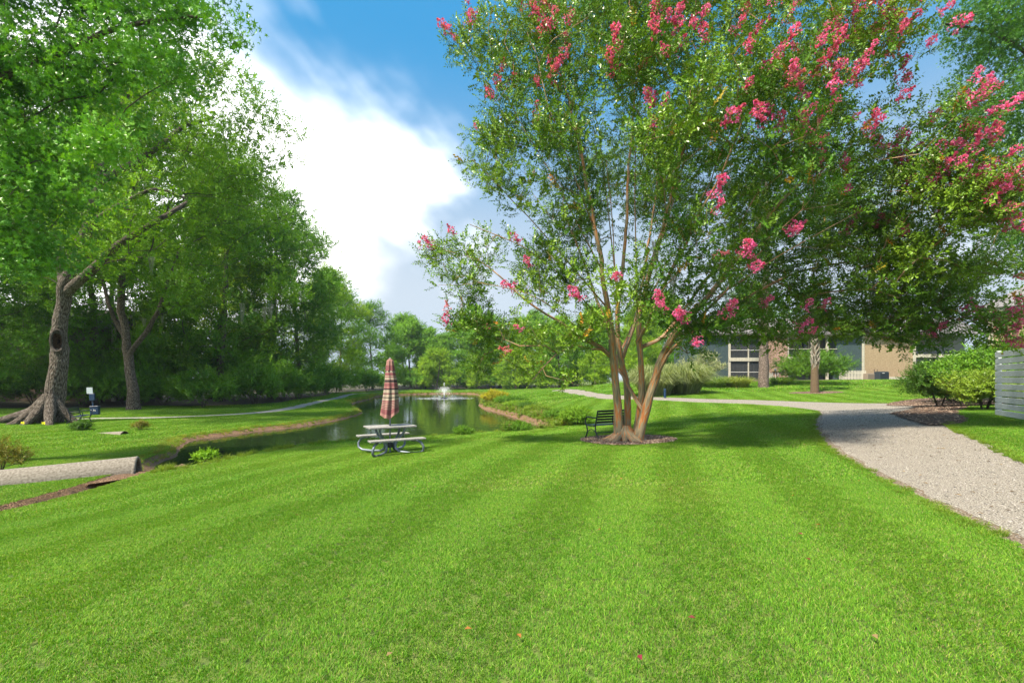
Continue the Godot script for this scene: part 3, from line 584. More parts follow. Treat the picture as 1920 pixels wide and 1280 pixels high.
func sheet(poly: PackedVector2Array, cell: float, lift: float) -> ArrayMesh:   # a cover that follows the ground, cut to an outline
	var b := MB.new()
	var lo := poly[0]
	var hi := poly[0]
	for p in poly:
		lo = lo.min(p); hi = hi.max(p)
	var known := {}
	for i in int((hi.x - lo.x) / cell) + 1:
		for j in int((hi.y - lo.y) / cell) + 1:
			var a := lo + Vector2(i, j) * cell
			var sq := PackedVector2Array([a, a + Vector2(cell, 0), a + Vector2(cell, cell), a + Vector2(0, cell)])
			var inside := 0
			for q in sq:
				if Geometry2D.is_point_in_polygon(q, poly): inside += 1
			var parts: Array = [sq]
			if inside < 4: parts = Geometry2D.intersect_polygons(sq, poly)
			for part in parts:
				var ids := []
				for q in part:
					var key := Vector2i(roundi(q.x * 500), roundi(q.y * 500))
					if not known.has(key):
						known[key] = b.vert(Vector3(q.x, hill(q.x, q.y) + lift, -q.y), Vector3.UP, q)
					ids.append(known[key])
				for k in range(1, ids.size() - 1):
					b.face(ids[0], ids[k], ids[k + 1])
	return b.mesh()

# ---------------------------------------------------------------- trees
# Grows a branching skeleton: given stems first, then each twig end is joined to the nearest fitting place on what has grown so far.
func grow(stems: Array, radii: Array, tips: PackedVector3Array, bf: float, step: float, r0: float, pexp: float, sag := 0.0, taper := 0.8) -> Dictionary:
	var pos := PackedVector3Array()
	var par := PackedInt32Array()
	var way := PackedFloat32Array()
	var own := PackedFloat32Array()
	var ok := PackedByteArray()
	for si in stems.size():
		var pts: Array = stems[si]
		var last := -1
		var total := 0.0
		for i in pts.size() - 1: total += pts[i].distance_to(pts[i + 1])
		if si > 0 and pts[0].y > 0.3:
			var bd := 0.7
			for i in pos.size():
				var dd := pos[i].distance_to(pts[0])
				if dd < bd:
					bd = dd; last = i
		var gone := 0.0
		var rr: Array = radii[si]
		for i in pts.size() - 1:
			var p0: Vector3 = pts[maxi(i - 1, 0)]
			var p1: Vector3 = pts[i]
			var p2: Vector3 = pts[i + 1]
			var p3: Vector3 = pts[mini(i + 2, pts.size() - 1)]
			var k := maxi(1, int(p1.distance_to(p2) / step))
			for j in k + (1 if i == pts.size() - 2 else 0):
				var q := p1.cubic_interpolate(p2, p0, p3, float(j) / k)
				if gone > 0.3: q += Vector3(wob.get_noise_3d(q.y * 30, si * 50, 0), 0, wob.get_noise_3d(q.y * 30, si * 50, 99)) * minf(0.12, gone * 0.05)
				var t := clampf((gone + p1.distance_to(p2) * j / k) / total, 0, 1)
				pos.append(q)
				par.append(last)
				way.append(0.0 if last < 0 else way[last] + pos[last].distance_to(q))
				own.append(lerpf(rr[0], rr[1], pow(t, taper)))
				ok.append(1 if t > 0.22 or si > 0 and last >= 0 and q.y > 1.5 else 0)
				last = pos.size() - 1
			gone += p1.distance_to(p2)
	var root := pos[0]
	var order := range(tips.size())
	var far := PackedFloat32Array()
	for t in tips: far.append(t.distance_to(root))
	order.sort_custom(func(a, b): return far[a] < far[b])
	var ends := PackedInt32Array()
	for oi in order:
		var t := tips[oi]
		var best := -1
		var cost := 1e9
		for i in pos.size():
			if ok[i] == 0: continue
			var d := pos[i].distance_to(t)
			if d >= cost: continue
			var c := d + bf * way[i]
			if pos[i].y > t.y: c += (pos[i].y - t.y) * 0.6
			if c < cost:
				cost = c; best = i
		var from := pos[best]
		var dist := from.distance_to(t)
		var head := (from - pos[par[best]]).normalized() if par[best] >= 0 else Vector3.UP
		var ctrl := from + head * dist * 0.35 + Vector3(0, -sag * dist, 0)
		var k := maxi(1, int(dist / (step * 1.3)))
		var last := best
		for j in range(1, k + 1):
			var s := float(j) / k
			var q := from.lerp(ctrl, s).lerp(ctrl.lerp(t, s), s)
			if j < k: q += rdir() * minf(0.05, dist * 0.03)
			pos.append(q)
			par.append(last)
			way.append(way[last] + pos[last].distance_to(q))
			own.append(0.0)
			ok.append(1)
			last = pos.size() - 1
		ends.append(last)
	var sum := PackedFloat32Array()
	sum.resize(pos.size())
	var rad := PackedFloat32Array()
	rad.resize(pos.size())
	for i in range(pos.size() - 1, -1, -1):
		rad[i] = maxf(own[i], maxf(r0, pow(sum[i], 1.0 / pexp)))
		if par[i] >= 0: sum[par[i]] += pow(rad[i] if own[i] == 0.0 else minf(rad[i], own[i]), pexp)
	for i in pos.size():     # a branch is never thicker than what bears it
		if par[i] >= 0: rad[i] = minf(rad[i], rad[par[i]])
	return {"pos": pos, "par": par, "rad": rad, "ends": ends, "stem": own}

func branch_mesh(sk: Dictionary, which: int, bump: FastNoiseLite, amp: float, most := 20, hole := []) -> ArrayMesh:   # which: 0 all, 1 stems, 2 branches
	var pos: PackedVector3Array = sk.pos
	var par: PackedInt32Array = sk.par
	var rad: PackedFloat32Array = sk.rad
	var kids := []
	kids.resize(pos.size())
	for i in pos.size(): kids[i] = []
	var todo := []
	for i in pos.size():
		if par[i] >= 0: kids[par[i]].append(i)
		else: todo.append([-1, i])
	var b := MB.new()
	while todo:
		var job: Array = todo.pop_back()
		var p := PackedVector3Array()
		var r := PackedFloat32Array()
		var cur: int = job[1]
		if job[0] >= 0:
			p.append(pos[job[0]])
			r.append(rad[cur])
		var is_stem: bool = sk.stem[cur] > 0.0
		while cur >= 0:
			p.append(pos[cur]); r.append(rad[cur])
			var next := -1
			var most_r := -1.0
			for k in kids[cur]:
				var same: bool = (sk.stem[k] > 0.0) == is_stem
				if same and rad[k] + (1.0 if sk.stem[k] > 0.0 and k == cur + 1 else 0.0) > most_r:
					most_r = rad[k] + (1.0 if sk.stem[k] > 0.0 and k == cur + 1 else 0.0); next = k
			for k in kids[cur]:
				if k != next: todo.append([cur, k])
			cur = next
		if which == 1 and not is_stem or which == 2 and is_stem: continue
		if p.size() < 2: continue
		var sides := clampi(int(r[0] * 45.0), 3, most)
		if sides > 5 and bump: b.tube(p, r, sides, false, 1.0, bump, amp, hole)
		else: b.tube(p, r, sides, false)
	return b.mesh()

func local(pts: Array, base: Vector3) -> Array:
	var out := []
	for q in pts: out.append(Vector3(q[0], q[1], q[2]) - base)
	return out

func lobe_tips(lobes: Array, base: Vector3, each: float, gap := 0.0) -> PackedVector3Array:   # points through uneven lobes, most of them near the rim
	var out := PackedVector3Array()
	for l in lobes:
		var c := Vector3(l[0], l[1], l[2]) - base
		var r: float = l[3]
		for k in int(each * r * r) + 3:
			var o := rdir() * r * pow(rf(0.12, 1.0), 0.5)
			o.y *= 0.85
			var q := c + o * (1.0 + 0.35 * wob.get_noise_3d((c.x + o.x) * 14, (c.y + o.y) * 14, o.z * 14))
			if gap > 0.0 and wob.get_noise_3d(q.x * 22 + 300, q.y * 22, q.z * 22) > 0.35 - gap: continue
			out.append(q)
	return out

func sprigs(sk: Dictionary, per: int, spread: float, size: Vector2, tone: Array, lift: float, droop := 0.0, odd := 0.0, bare := 0.07) -> Array:
	# leaf sprays round each twig end: [places, tints]
	var places := []
	var tints := PackedColorArray()
	for e in sk.ends:
		if rng.randf() < bare: continue
		var p: Vector3 = sk.pos[e]
		var d: Vector3 = (p - sk.pos[sk.par[e]]).normalized()
		var patch := 0.5 + 0.9 * wob.get_noise_3d(p.x * 9, p.y * 9, p.z * 9 + 40)
		for k in per:
			var o := rdir() * spread * pow(rng.randf(), 0.45)
			o.y *= 0.6
			o -= d * spread * 0.35
			var dir := (d * 0.5 + o.normalized() * 0.7 + Vector3(0, lift, 0) + rdir() * 0.35).normalized()
			if droop > 0.0: dir.y -= droop
			var s := rf(size.x, size.y)
			places.append(Transform3D(basis_y(dir, rf(0, TAU)).scaled(Vector3.ONE * s), p + o))
			var t := clampf(patch + rf(-0.35, 0.35), 0, 1)
			var c: Color = tone[0].lerp(tone[1], t)
			if rng.randf() < odd: c = Color(0.5, 0.22, 0.02).lerp(Color(0.35, 0.3, 0.03), rng.randf())
			tints.append(c)
	return [places, tints]

func spray_mesh(n: int, length: float, l: float, w: float, kind := 0, twig := true) -> ArrayMesh:   # a twig with leaves on both sides
	var b := MB.new()
	for k in n:
		var t := (k + 0.5) / n
		var a := (PI if k % 2 else 0.0) + rf(-0.7, 0.7)
		var out := Vector3(cos(a), rf(0.25, 0.8), sin(a)).normalized()
		if k == n - 1: out = Vector3(rf(-0.2, 0.2), 1, rf(-0.2, 0.2)).normalized()
		var up := (Vector3(rf(-0.5, 0.5), 0.3, rf(-0.5, 0.5)) + Vector3(-out.x * 0.4, 0.8, -out.z * 0.4)).normalized()
		var g := rf(0.8, 1.15)
		b.col = Color(g * rf(0.92, 1.1), g, g * rf(0.8, 1.1))
		var p := Vector3(0, t * length, 0) + out * 0.01
		if kind == 1: b.star(p + out * l * 0.3, out, up, l * rf(0.8, 1.15))
		else: b.leaf(p, out, up, l * rf(0.75, 1.2), w * rf(0.85, 1.15), rf(-0.05, 0.3))
	if twig:
		b.col = Color(0.9, 0.5, 1.2)
		b.tri(Vector3(-0.004, -0.05, 0), Vector3(0.004, -0.05, 0), Vector3(0, length, 0))
		b.tri(Vector3(0, -0.05, -0.004), Vector3(0, -0.05, 0.004), Vector3(0, length, 0))
	return b.mesh()

func wild_lobes(h: float, r: float, low: float, n: int) -> Array:
	var out := []
	for k in n:
		var t := (k + 0.5) / n
		var y := h * lerpf(low, 0.93, t)
		var wide := r * (0.55 + 0.6 * sin(PI * clampf(t * 0.8 + 0.12, 0, 1))) * (1.0 if t < 0.75 else 0.75)
		var a := k * 2.39996 + rf(-0.5, 0.5)
		var lr := r * rf(0.3, 0.46)
		var reach := maxf(0.0, wide - lr) * rf(0.7, 1.1)
		out.append([cos(a) * reach, y, sin(a) * reach, lr])
	out.append([rf(-0.4, 0.4), h * 0.92, rf(-0.4, 0.4), r * 0.34])
	return out

func wild_tree(called: String, h: float, r: float, low: float, thick: float, sd: int, tone: Array, spray: Mesh, size: Vector2, per: int, each: float, bark: Material, n := 16) -> Node3D:
	rng.seed = sd
	var t := thing(called, "", "tree")
	var lean := Vector3(rf(-0.6, 0.6), 0, rf(-0.6, 0.6))
	var stems := [[Vector3.ZERO, Vector3(0, h * 0.15, 0), Vector3(0, h * 0.4, 0) + lean, Vector3(0, h * 0.65, 0) + lean * 1.6, Vector3(0, h * 0.88, 0) + lean * 1.2]]
	var rad := [[thick, thick * 0.16]]
	var lobes := wild_lobes(h, r, low, n)
	var sk := grow(stems, rad, lobe_tips(lobes, Vector3.ZERO, each), 0.3, 0.7, 0.012, 2.3)
	sk.rad[0] *= 1.35
	obj("trunk", branch_mesh(sk, 0, wob, 0.08, 10), bark, t)
	var got := sprigs(sk, per, r * 0.155, size, tone, 0.25)
	tag(many("crown", spray, M.leaf, got[0], got[1], t), "", "", "", "stuff")
	return t

func shrub(called: String, label: String, category: String, where: Vector3, h: float, r: float, sd: int, tone: Array, spray: Mesh, size: Vector2, n_tips: int, per: int, mat_: Material, group := "") -> Node3D:
	rng.seed = sd
	var t := thing(called, label, category, where, 0.0, group)
	var tips := PackedVector3Array()
	for k in n_tips:
		var o := rdir()
		o.y = absf(o.y) * 1.0 - 0.15
		var q := Vector3(o.x * r, h * 0.5 + o.y * h * 0.5, o.z * r) * pow(rf(0.25, 1), 0.4)
		q *= 1.0 + 0.3 * wob.get_noise_3d(q.x * 40, q.y * 40, q.z * 40 + sd)
		q.y = maxf(q.y, 0.12)
		tips.append(q)
	var stems := []
	var rad := []
	for k in 4:
		var a := k * TAU / 4 + rf(-0.4, 0.4)
		stems.append([Vector3(cos(a) * 0.05, -0.05, sin(a) * 0.05), Vector3(cos(a) * r * 0.2, h * 0.25, sin(a) * r * 0.2), Vector3(cos(a) * r * 0.4, h * 0.6, sin(a) * r * 0.4)])
		rad.append([0.02 + h * 0.006, 0.01])
	var sk := grow(stems, rad, tips, 0.3, 0.25, 0.004, 2.2)
	obj("stem", branch_mesh(sk, 0, null, 0, 5), M.brown_bark, t)
	var got := sprigs(sk, per, minf(r, h) * 0.22, size, tone, 0.35)
	tag(many("foliage", spray, mat_, got[0], got[1], t), "", "", "", "stuff")
	return t

func moss_mesh(length: float, sd: int) -> ArrayMesh:   # grey strands that hang and thin out downwards
	rng.seed = sd
	var b := MB.new()
	for k in 60:
		var a := rf(0, TAU)
		var r := 0.13 * sqrt(rng.randf())
		var p := Vector3(cos(a) * r * 1.6, 0, sin(a) * r)
		var l := length * rf(0.35, 1.0) * (1.0 - r * 2.5)
		var g := rf(0.7, 1.2)
		b.col = Color(0.24, 0.26, 0.18) * g
		var w := rf(0.003, 0.006)
		var side := Vector3(cos(a * 3.0), 0, sin(a * 3.0)) * w
		var prev := p
		for j in 6:
			var q := p + Vector3(rf(-0.03, 0.03) - p.x * j * 0.1, -l * (j + 1) / 6.0, rf(-0.03, 0.03) - p.z * j * 0.1)
			b.quad(prev - side, prev + side, q + side * 0.9, q - side * 0.9)
			if j % 2: b.tri(q, q + Vector3(rf(-0.04, 0.04), -0.05, rf(-0.04, 0.04)), q + side * 2.0)
			prev = q
	return b.mesh()

func make_trees() -> void:
	var myrtle_spray: Array = []
	rng.seed = 77
	for k in 3: myrtle_spray.append(spray_mesh(15, 0.3, 0.068, 0.04))
	var broad := spray_mesh(11, 0.34, 0.10, 0.062)
	var small_leaf := spray_mesh(14, 0.3, 0.06, 0.035)
	var gum := spray_mesh(7, 0.30, 0.14, 0.1, 1)
	var needle := spray_mesh(18, 0.16, 0.16, 0.012, 0, false)
	M.broad = broad
	M.small = small_leaf

	# --- the crape myrtle
	rng.seed = 4
	var base := on(3.3, 13.25)
	var t := thing("crape_myrtle", "big spreading crape myrtle in pink bloom with many orange stems in a mulch bed", "tree", base)
	var stems := []
	for s in MYRTLE_STEMS: stems.append(local(s, base))
	for k in [0, 3, 4, 5]: stems[k][0] = Vector3(stems[k][0].x * 0.9, -0.12, stems[k][0].z)
	var tips := lobe_tips(MYRTLE_LOBES, base, 21.0, 0.04)
	var sk := grow(stems, MYRTLE_RADII, tips, 0.2, 0.32, 0.0055, 2.5, 0.0, 0.5)
	var split := {"pos": sk.pos, "par": sk.par, "rad": sk.rad, "stem": sk.stem}
	obj("stem", branch_mesh(split, 1, wob, 0.16, 14), M.myrtle_bark, t)
	obj("branch", branch_mesh(split, 2, null, 0, 6), M.myrtle_bark, t)
	var roots := MB.new()      # the swollen, grooved foot of the stems
	for k in 13:
		var a := k * TAU / 13 + rf(-0.15, 0.15)
		var o := Vector3(cos(a), 0, sin(a))
		var far := rf(0.5, 0.85)
		roots.tube(PackedVector3Array([o * 0.1 + Vector3(0, 0.45, 0), o * 0.2 + Vector3(0, 0.2, 0), o * far * 0.62 + Vector3(0, 0.06, 0), o * far + Vector3(0, -0.06, 0)]), PackedFloat32Array([0.04, 0.11, 0.085, 0.03]), 8, false, 1.0, wob, 0.2)
	obj("root_flare", roots.mesh(), M.myrtle_bark, t)
	var got := sprigs(sk, 12, 0.45, Vector2(0.8, 1.3), [Color(0.075, 0.19, 0.018), Color(0.23, 0.38, 0.035)], 0.2, 0.0, 0.012)
	for part in 3:
		var pl := []
		var ti := PackedColorArray()
		for i in range(part, got[0].size(), 3):
			pl.append(got[0][i]); ti.append(got[1][i])
		tag(many("foliage", myrtle_spray[part], M.gloss_leaf, pl, ti, t), "", "", "", "stuff")
	# flower heads at twig ends
	var heads := []
	for hk in 5:
		var b := MB.new()
		var salmon: bool = hk == 4
		for k in 120:
			var yy := pow(rng.randf(), 0.8)
			var a := rf(0, TAU)
			var rr := 0.15 * sqrt(1.0 - yy * 0.9) * pow(rng.randf(), 0.35) * (0.55 + 0.45 * sin(yy * 9.0 + hk))
			var p := Vector3(cos(a) * rr, yy * 0.34, sin(a) * rr)
			var g := rf(0.65, 1.2)
			b.col = (Color(0.86, 0.30, 0.40) if salmon else Color(0.80, 0.07, 0.36).lerp(Color(0.90, 0.30, 0.62), rng.randf())) * g
			var d := (Vector3(p.x, 0.05, p.z).normalized() + rdir() * 0.6).normalized()
			for q in 2: b.leaf(p, (d + rdir() * 0.7).normalized(), rdir(), rf(0.024, 0.044), rf(0.02, 0.032), 0.4)
		heads.append(b.mesh())
	var taken := {}
	for s in BLOSSOM_SPOTS:
		var want := Vector3(s[0], s[1], s[2]) - base
		for rep in (3 if want.y > 6.2 else 2 if want.x > 4.0 else 1):
			var best := -1
			var bd := 1.6
			for e in sk.ends:
				var dd: float = sk.pos[e].distance_to(want + rdir() * 0.18)
				if dd < bd and not taken.has(e):
					bd = dd; best = e
			var p := want + rdir() * 0.15
			var d := Vector3(rf(-0.4, 0.4), 1, rf(-0.4, 0.4))
			if best >= 0:
				taken[best] = true
				p = sk.pos[best]
				d = (p - sk.pos[sk.par[best]]).normalized() + Vector3(0, 0.5, 0) + rdir() * 0.4
			else: continue
			var out := Vector3(p.x, p.y - 5.0, p.z).normalized()
			obj("blossom", heads[rng.randi_range(0, 4) if rng.randf() < 0.4 else rng.randi_range(0, 3)], M.petal, t, Transform3D(basis_y(d + out * 0.5, rf(0, TAU)).scaled(Vector3.ONE * rf(0.75, 1.45)), p + out * 0.26))

	# --- the hollow tree on the far lawn
	rng.seed = 6
	base = on(-24.71, 24.28)
	t = thing("hollow_tree", "huge grey tree with a hollow in its trunk beside the bench across the water", "tree", base)
	stems = []
	for s in HOLLOW_STEMS: stems.append(local(s, base))
	stems[0][0] = Vector3(stems[0][0].x, -0.3, stems[0][0].z)
	sk = grow(stems, HOLLOW_RADII, lobe_tips(HOLLOW_LOBES, base, 4.2, 0.04), 0.3, 0.35, 0.01, 2.3)
	for i in 9: sk.rad[i] *= 1.0 + 0.35 * pow(1.0 - i / 9.0, 2.0)
	var hollow := Vector3(0.35, 4.45, 0.0)
	for i in sk.pos.size():
		if sk.stem[i] > 0.0 and absf(sk.pos[i].y - hollow.y) < 0.3 and absf(sk.pos[i].x - hollow.x) < 0.8:
			hollow = Vector3(sk.pos[i].x, sk.pos[i].y, sk.pos[i].z)
			break
	var face_to := Vector3(0.62, 0, 0.78).normalized()
	var across := Vector3.UP.cross(face_to)
	obj("trunk", branch_mesh(sk, 1, wob, 0.2, 26, [hollow, face_to, across]), M.grey_bark, t)
	obj("branch", branch_mesh(sk, 2, wob, 0.08, 8), M.grey_bark, t)
	var bowl := MB.new()
	for i in 7:
		for k in 14:
			var qs := []
			for c2 in [[0, 0], [0, 1], [1, 1], [1, 0]]:
				var th: float = (i + c2[0]) / 7.0 * PI / 2
				var w: float = (k + c2[1]) * TAU / 14
				var nz := 1.0 + 0.2 * wob.get_noise_3d(th * 60, cos(w) * 50, sin(w) * 50)
				qs.append(hollow + (across * cos(w) * 0.26 + Vector3.UP * sin(w) * 0.6) * sin(th) * nz + face_to * (0.38 - cos(th) * 0.5))
			bowl.quad(qs[0], qs[1], qs[2], qs[3])
	obj("hollow", bowl.mesh(), M.rot, t)
	var lip := MB.new()
	var ring := []
	for k in 25:
		var w := k * TAU / 24
		ring.append(hollow + across * cos(w) * 0.25 + Vector3.UP * sin(w) * 0.58 + face_to * (0.44 - 0.12 * absf(cos(w)) + 0.03 * sin(w * 3.0)))
	lip.rod(ring, 0.075, 8)
	obj("hollow_lip", lip.mesh(), M.grey_bark, t)
	for q in [[Vector3(0.1, 1.5, 0.0), Vector3(-0.75, 0.62, 0.2), Vector3(-2.2, 0.12, 0.5), Vector3(-4.6, -0.3, 0.8), 0.28], [Vector3(0.12, 1.5, 0.05), Vector3(0.45, 0.6, 0.4), Vector3(0.75, 0.1, 0.75), Vector3(1.2, -0.25, 1.1), 0.27], [Vector3(0.05, 1.5, 0.1), Vector3(-0.08, 0.6, 0.52), Vector3(-0.2, 0.1, 0.9), Vector3(-0.3, -0.25, 1.4), 0.26], [Vector3(0.0, 1.5, 0.1), Vector3(-0.5, 0.6, 0.42), Vector3(-0.9, 0.08, 0.8), Vector3(-1.5, -0.25, 1.2), 0.26], [Vector3(0.15, 1.4, 0.0), Vector3(0.6, 0.55, -0.15), Vector3(1.0, 0.08, -0.3), Vector3(1.8, -0.25, -0.6), 0.26]]:
		var rb := MB.new()
		rb.tube(PackedVector3Array([q[0], q[1], q[2], q[3]]), PackedFloat32Array([q[4] * 0.75, q[4] * 0.92, q[4] * 0.72, q[4] * 0.3]), 10, false, 1.0, wob, 0.14)
		obj("root", rb.mesh(), M.grey_bark, t)
	got = sprigs(sk, 13, 1.0, Vector2(1.0, 1.6), [Color(0.113, 0.264, 0.016), Color(0.246, 0.471, 0.022)], 0.2)
	tag(many("crown", broad, M.leaf, got[0], got[1], t), "", "", "", "stuff")

	# --- the star-leaved tree that hangs into the picture from outside it
	rng.seed = 8
	base = Vector3(GUM_STEMS[0][0][0], 0, GUM_STEMS[0][0][2])
	base.y = hill(base.x, -base.z)
	t = thing("sweetgum_tree", "star-leaved tree whose bright drooping boughs hang over the near lawn beside the pipe", "tree", base)
	stems = []
	for s in GUM_STEMS: stems.append(local(s, base))
	stems[0][0] = Vector3(0, -0.2, 0)
	sk = grow(stems, GUM_RADII, lobe_tips(GUM_LOBES, base, 20.0, 0.06), 0.3, 0.4, 0.006, 2.3)
	obj("trunk", branch_mesh(sk, 0, wob, 0.1, 12), M.grey_bark, t)
	got = sprigs(sk, 12, 0.5, Vector2(0.85, 1.2), [Color(0.094, 0.274, 0.033), Color(0.210, 0.484, 0.046)], -0.1, 0.35)
	tag(many("crown", gum, M.gloss_leaf, got[0], got[1], t), "", "", "", "stuff")

	rng.seed = 9
	base = Vector3(MAPLE_STEMS[0][0][0], 0, MAPLE_STEMS[0][0][2])
	base.y = hill(base.x, -base.z)
	t = thing("maple_tree", "tall dark maple reaching in above the slatted fence and the crape myrtle", "tree", base)
	stems = []
	for s in MAPLE_STEMS: stems.append(local(s, base))
	stems[0][0] = Vector3(0, -0.2, 0)
	sk = grow(stems, MAPLE_RADII, lobe_tips(MAPLE_LOBES, base, 7.0, 0.1), 0.3, 0.45, 0.008, 2.3)
	obj("trunk", branch_mesh(sk, 0, wob, 0.1, 12), M.brown_bark, t)
	got = sprigs(sk, 13, 0.75, Vector2(0.9, 1.4), [Color(0.056, 0.170, 0.026), Color(0.133, 0.320, 0.042)], 0.1, 0.1)
	tag(many("crown", gum, M.leaf, got[0], got[1], t), "", "", "", "stuff")

	# --- the wood across the water
	var deep := [Color(0.069, 0.196, 0.016), Color(0.166, 0.371, 0.023)]
	var mid := [Color(0.094, 0.246, 0.018), Color(0.226, 0.452, 0.026)]
	var light := [Color(0.181, 0.344, 0.021), Color(0.362, 0.562, 0.029)]
	var cool := mid
	var g := "tall trees of the wood across the water"
	# the grey forked tree by the path: its trunk stands clear
	rng.seed = 31
	base = on(-28.23, 33.92)
	t = thing("forked_tree", "grey forked tree standing clear in the grass beyond the path and the waste station", "tree", base, 0.0, g)
	var fs := [[Vector3(0, -0.2, 0), Vector3(-0.1, 1.5, 0), Vector3(-0.35, 3.5, 0), Vector3(-0.6, 5.6, 0), Vector3(-0.7, 8, 0.3), Vector3(-0.3, 12, 0.4), Vector3(0, 17, 0)], [Vector3(-0.3, 4.2, 0), Vector3(0.6, 5.3, 0.1), Vector3(1.6, 6.6, 0.2), Vector3(2.6, 8.6, 0.4), Vector3(3.4, 12, 0)], [Vector3(-0.6, 5.4, 0), Vector3(-1.3, 6.8, 0.2), Vector3(-1.9, 8.6, 0.2), Vector3(-3, 12, 0)]]
	var fl := []
	for q in wild_lobes(25.0, 9.0, 0.42, 20): fl.append(q)
	fl.append([4.5, 8.5, 1.5, 2.4]); fl.append([-3.5, 9, 2, 2.4])
	sk = grow(fs, [[0.37, 0.12], [0.2, 0.08], [0.18, 0.07]], lobe_tips(fl, Vector3.ZERO, 2.4), 0.3, 0.5, 0.01, 2.3)
	for i in 5: sk.rad[i] *= 1.0 + 0.4 * pow(1.0 - i / 5.0, 2)
	obj("trunk", branch_mesh(sk, 0, wob, 0.1, 14), M.grey_bark, t)
	got = sprigs(sk, 14, 1.3, Vector2(1.3, 1.9), mid, 0.2)
	tag(many("crown", broad, M.leaf, got[0], got[1], t), "", "", "", "stuff")
	var kinds := [
		wild_tree("broadleaf_tree", 25.0, 8.0, 0.12, 0.4, 41, mid, broad, Vector2(1.1, 2.5), 15, 2.4, M.brown_bark, 20),
		wild_tree("broadleaf_tree", 24.0, 7.5, 0.08, 0.36, 42, deep, broad, Vector2(1.1, 2.5), 15, 2.4, M.brown_bark, 20),
		wild_tree("broadleaf_tree", 23.0, 7.5, 0.1, 0.38, 43, light, broad, Vector2(1.1, 2.6), 15, 2.3, M.grey_bark, 19),
		wild_tree("broadleaf_tree", 15.0, 6.5, 0.08, 0.3, 44, mid, broad, Vector2(2.0, 3.0), 17, 2.2, M.grey_bark, 14),
		wild_tree("broadleaf_tree", 15.0, 5.5, 0.12, 0.3, 45, cool, broad, Vector2(2.0, 3.0), 17, 2.4, M.brown_bark, 14),
		wild_tree("broadleaf_tree", 9.0, 4.6, 0.1, 0.2, 46, light, broad, Vector2(1.7, 2.5), 16, 2.4, M.grey_bark, 12)]
	var first := [true, true, true, true, true, true]
	for q in WOOD:
		var o: Node3D = kinds[q[0]]
		var where := on(q[1], q[2], -0.1)
		if first[q[0]]:
			first[q[0]] = false
			o.position = where; o.rotation.y = q[4]
			tag(o, q[5], "", q[6])
		else: o = copy(o, q[5], where, q[4], q[6])
		o.scale = Vector3.ONE * q[3]

	# --- undergrowth along the wood, each bush a thing
	var bush := shrub("woodland_bush", "leafy bush at the foot of the wood beyond the forked tree", "bush", on(-25.5, 37.5), 3.2, 2.4, 61, deep, broad, Vector2(1.0, 1.6), 110, 12, M.leaf, "bushes at the foot of the wood")
	for q in UNDER:
		var o := copy(bush, q[4], on(q[0], q[1], -0.1), q[3], "bushes at the foot of the wood")
		o.scale = Vector3(q[2], q[2] * q[5], q[2])

	# --- the pine and the palm before the flats
	rng.seed = 15
	base = on(24.44, 44.16)
	t = thing("pine_tree", "tall pine with a thick scaly reddish trunk before the screened porch", "tree", base)
	var pl2 := []
	for k in 12: pl2.append([rf(-3, 3), rf(15, 22), rf(-3, 3), rf(1.0, 1.7)])
	sk = grow([[Vector3(0, -0.2, 0), Vector3(0, 2, 0), Vector3(0.1, 8, 0), Vector3(0.3, 15, 0.2), Vector3(0.2, 21, 0)]], [[0.5, 0.14]], lobe_tips(pl2, Vector3.ZERO, 3.0), 0.2, 0.6, 0.012, 2.3)
	sk.rad[0] *= 1.2
	obj("trunk", branch_mesh(sk, 0, wob, 0.1, 18), M.pine_bark, t)
	got = sprigs(sk, 10, 0.6, Vector2(1.2, 1.8), [Color(0.029, 0.087, 0.022), Color(0.072, 0.174, 0.029)], 0.3)
	tag(many("needles", needle, M.leaf, got[0], got[1], t), "", "", "", "stuff")

	rng.seed = 16
	base = on(24.92, 37.42)
	t = thing("palm_tree", "cabbage palm with crossed leaf stubs on its trunk in a round mulch bed", "palm", base)
	var tb := MB.new()
	tb.tube(PackedVector3Array([Vector3(0, -0.2, 0), Vector3(0, 0.3, 0), Vector3(0, 1.8, 0), Vector3(0.02, 2.4, 0)]), PackedFloat32Array([0.34, 0.31, 0.27, 0.24]), 16, false, 1.0, wob, 0.08)
	tb.tube(PackedVector3Array([Vector3(0.02, 2.3, 0), Vector3(0.05, 7.2, 0)]), PackedFloat32Array([0.2, 0.22]), 12)
	obj("trunk", tb.mesh(), M.palm_trunk, t)
	var boot := MB.new()
	boot.tube(PackedVector3Array([Vector3(0, -0.3, 0.02), Vector3(0, 0.0, 0.06), Vector3(0, 0.28, 0.15)]), PackedFloat32Array([0.09, 0.075, 0.035]), 5, true, 0.35)
	for k in 120:
		var y := 2.15 + k * 0.042
		var a := k * 2.39996
		var d := Vector3(cos(a), 0, sin(a))
		var tilt := rf(-0.5, 0.5)
		obj("leaf_stub", boot.mesh() if k == 0 else t.get_child(1).mesh, M.palm_boot, t, Transform3D(Basis(Vector3.UP, atan2(d.x, d.z)) * Basis(Vector3.BACK, tilt), d * 0.2 + Vector3(0.03, y, 0)))
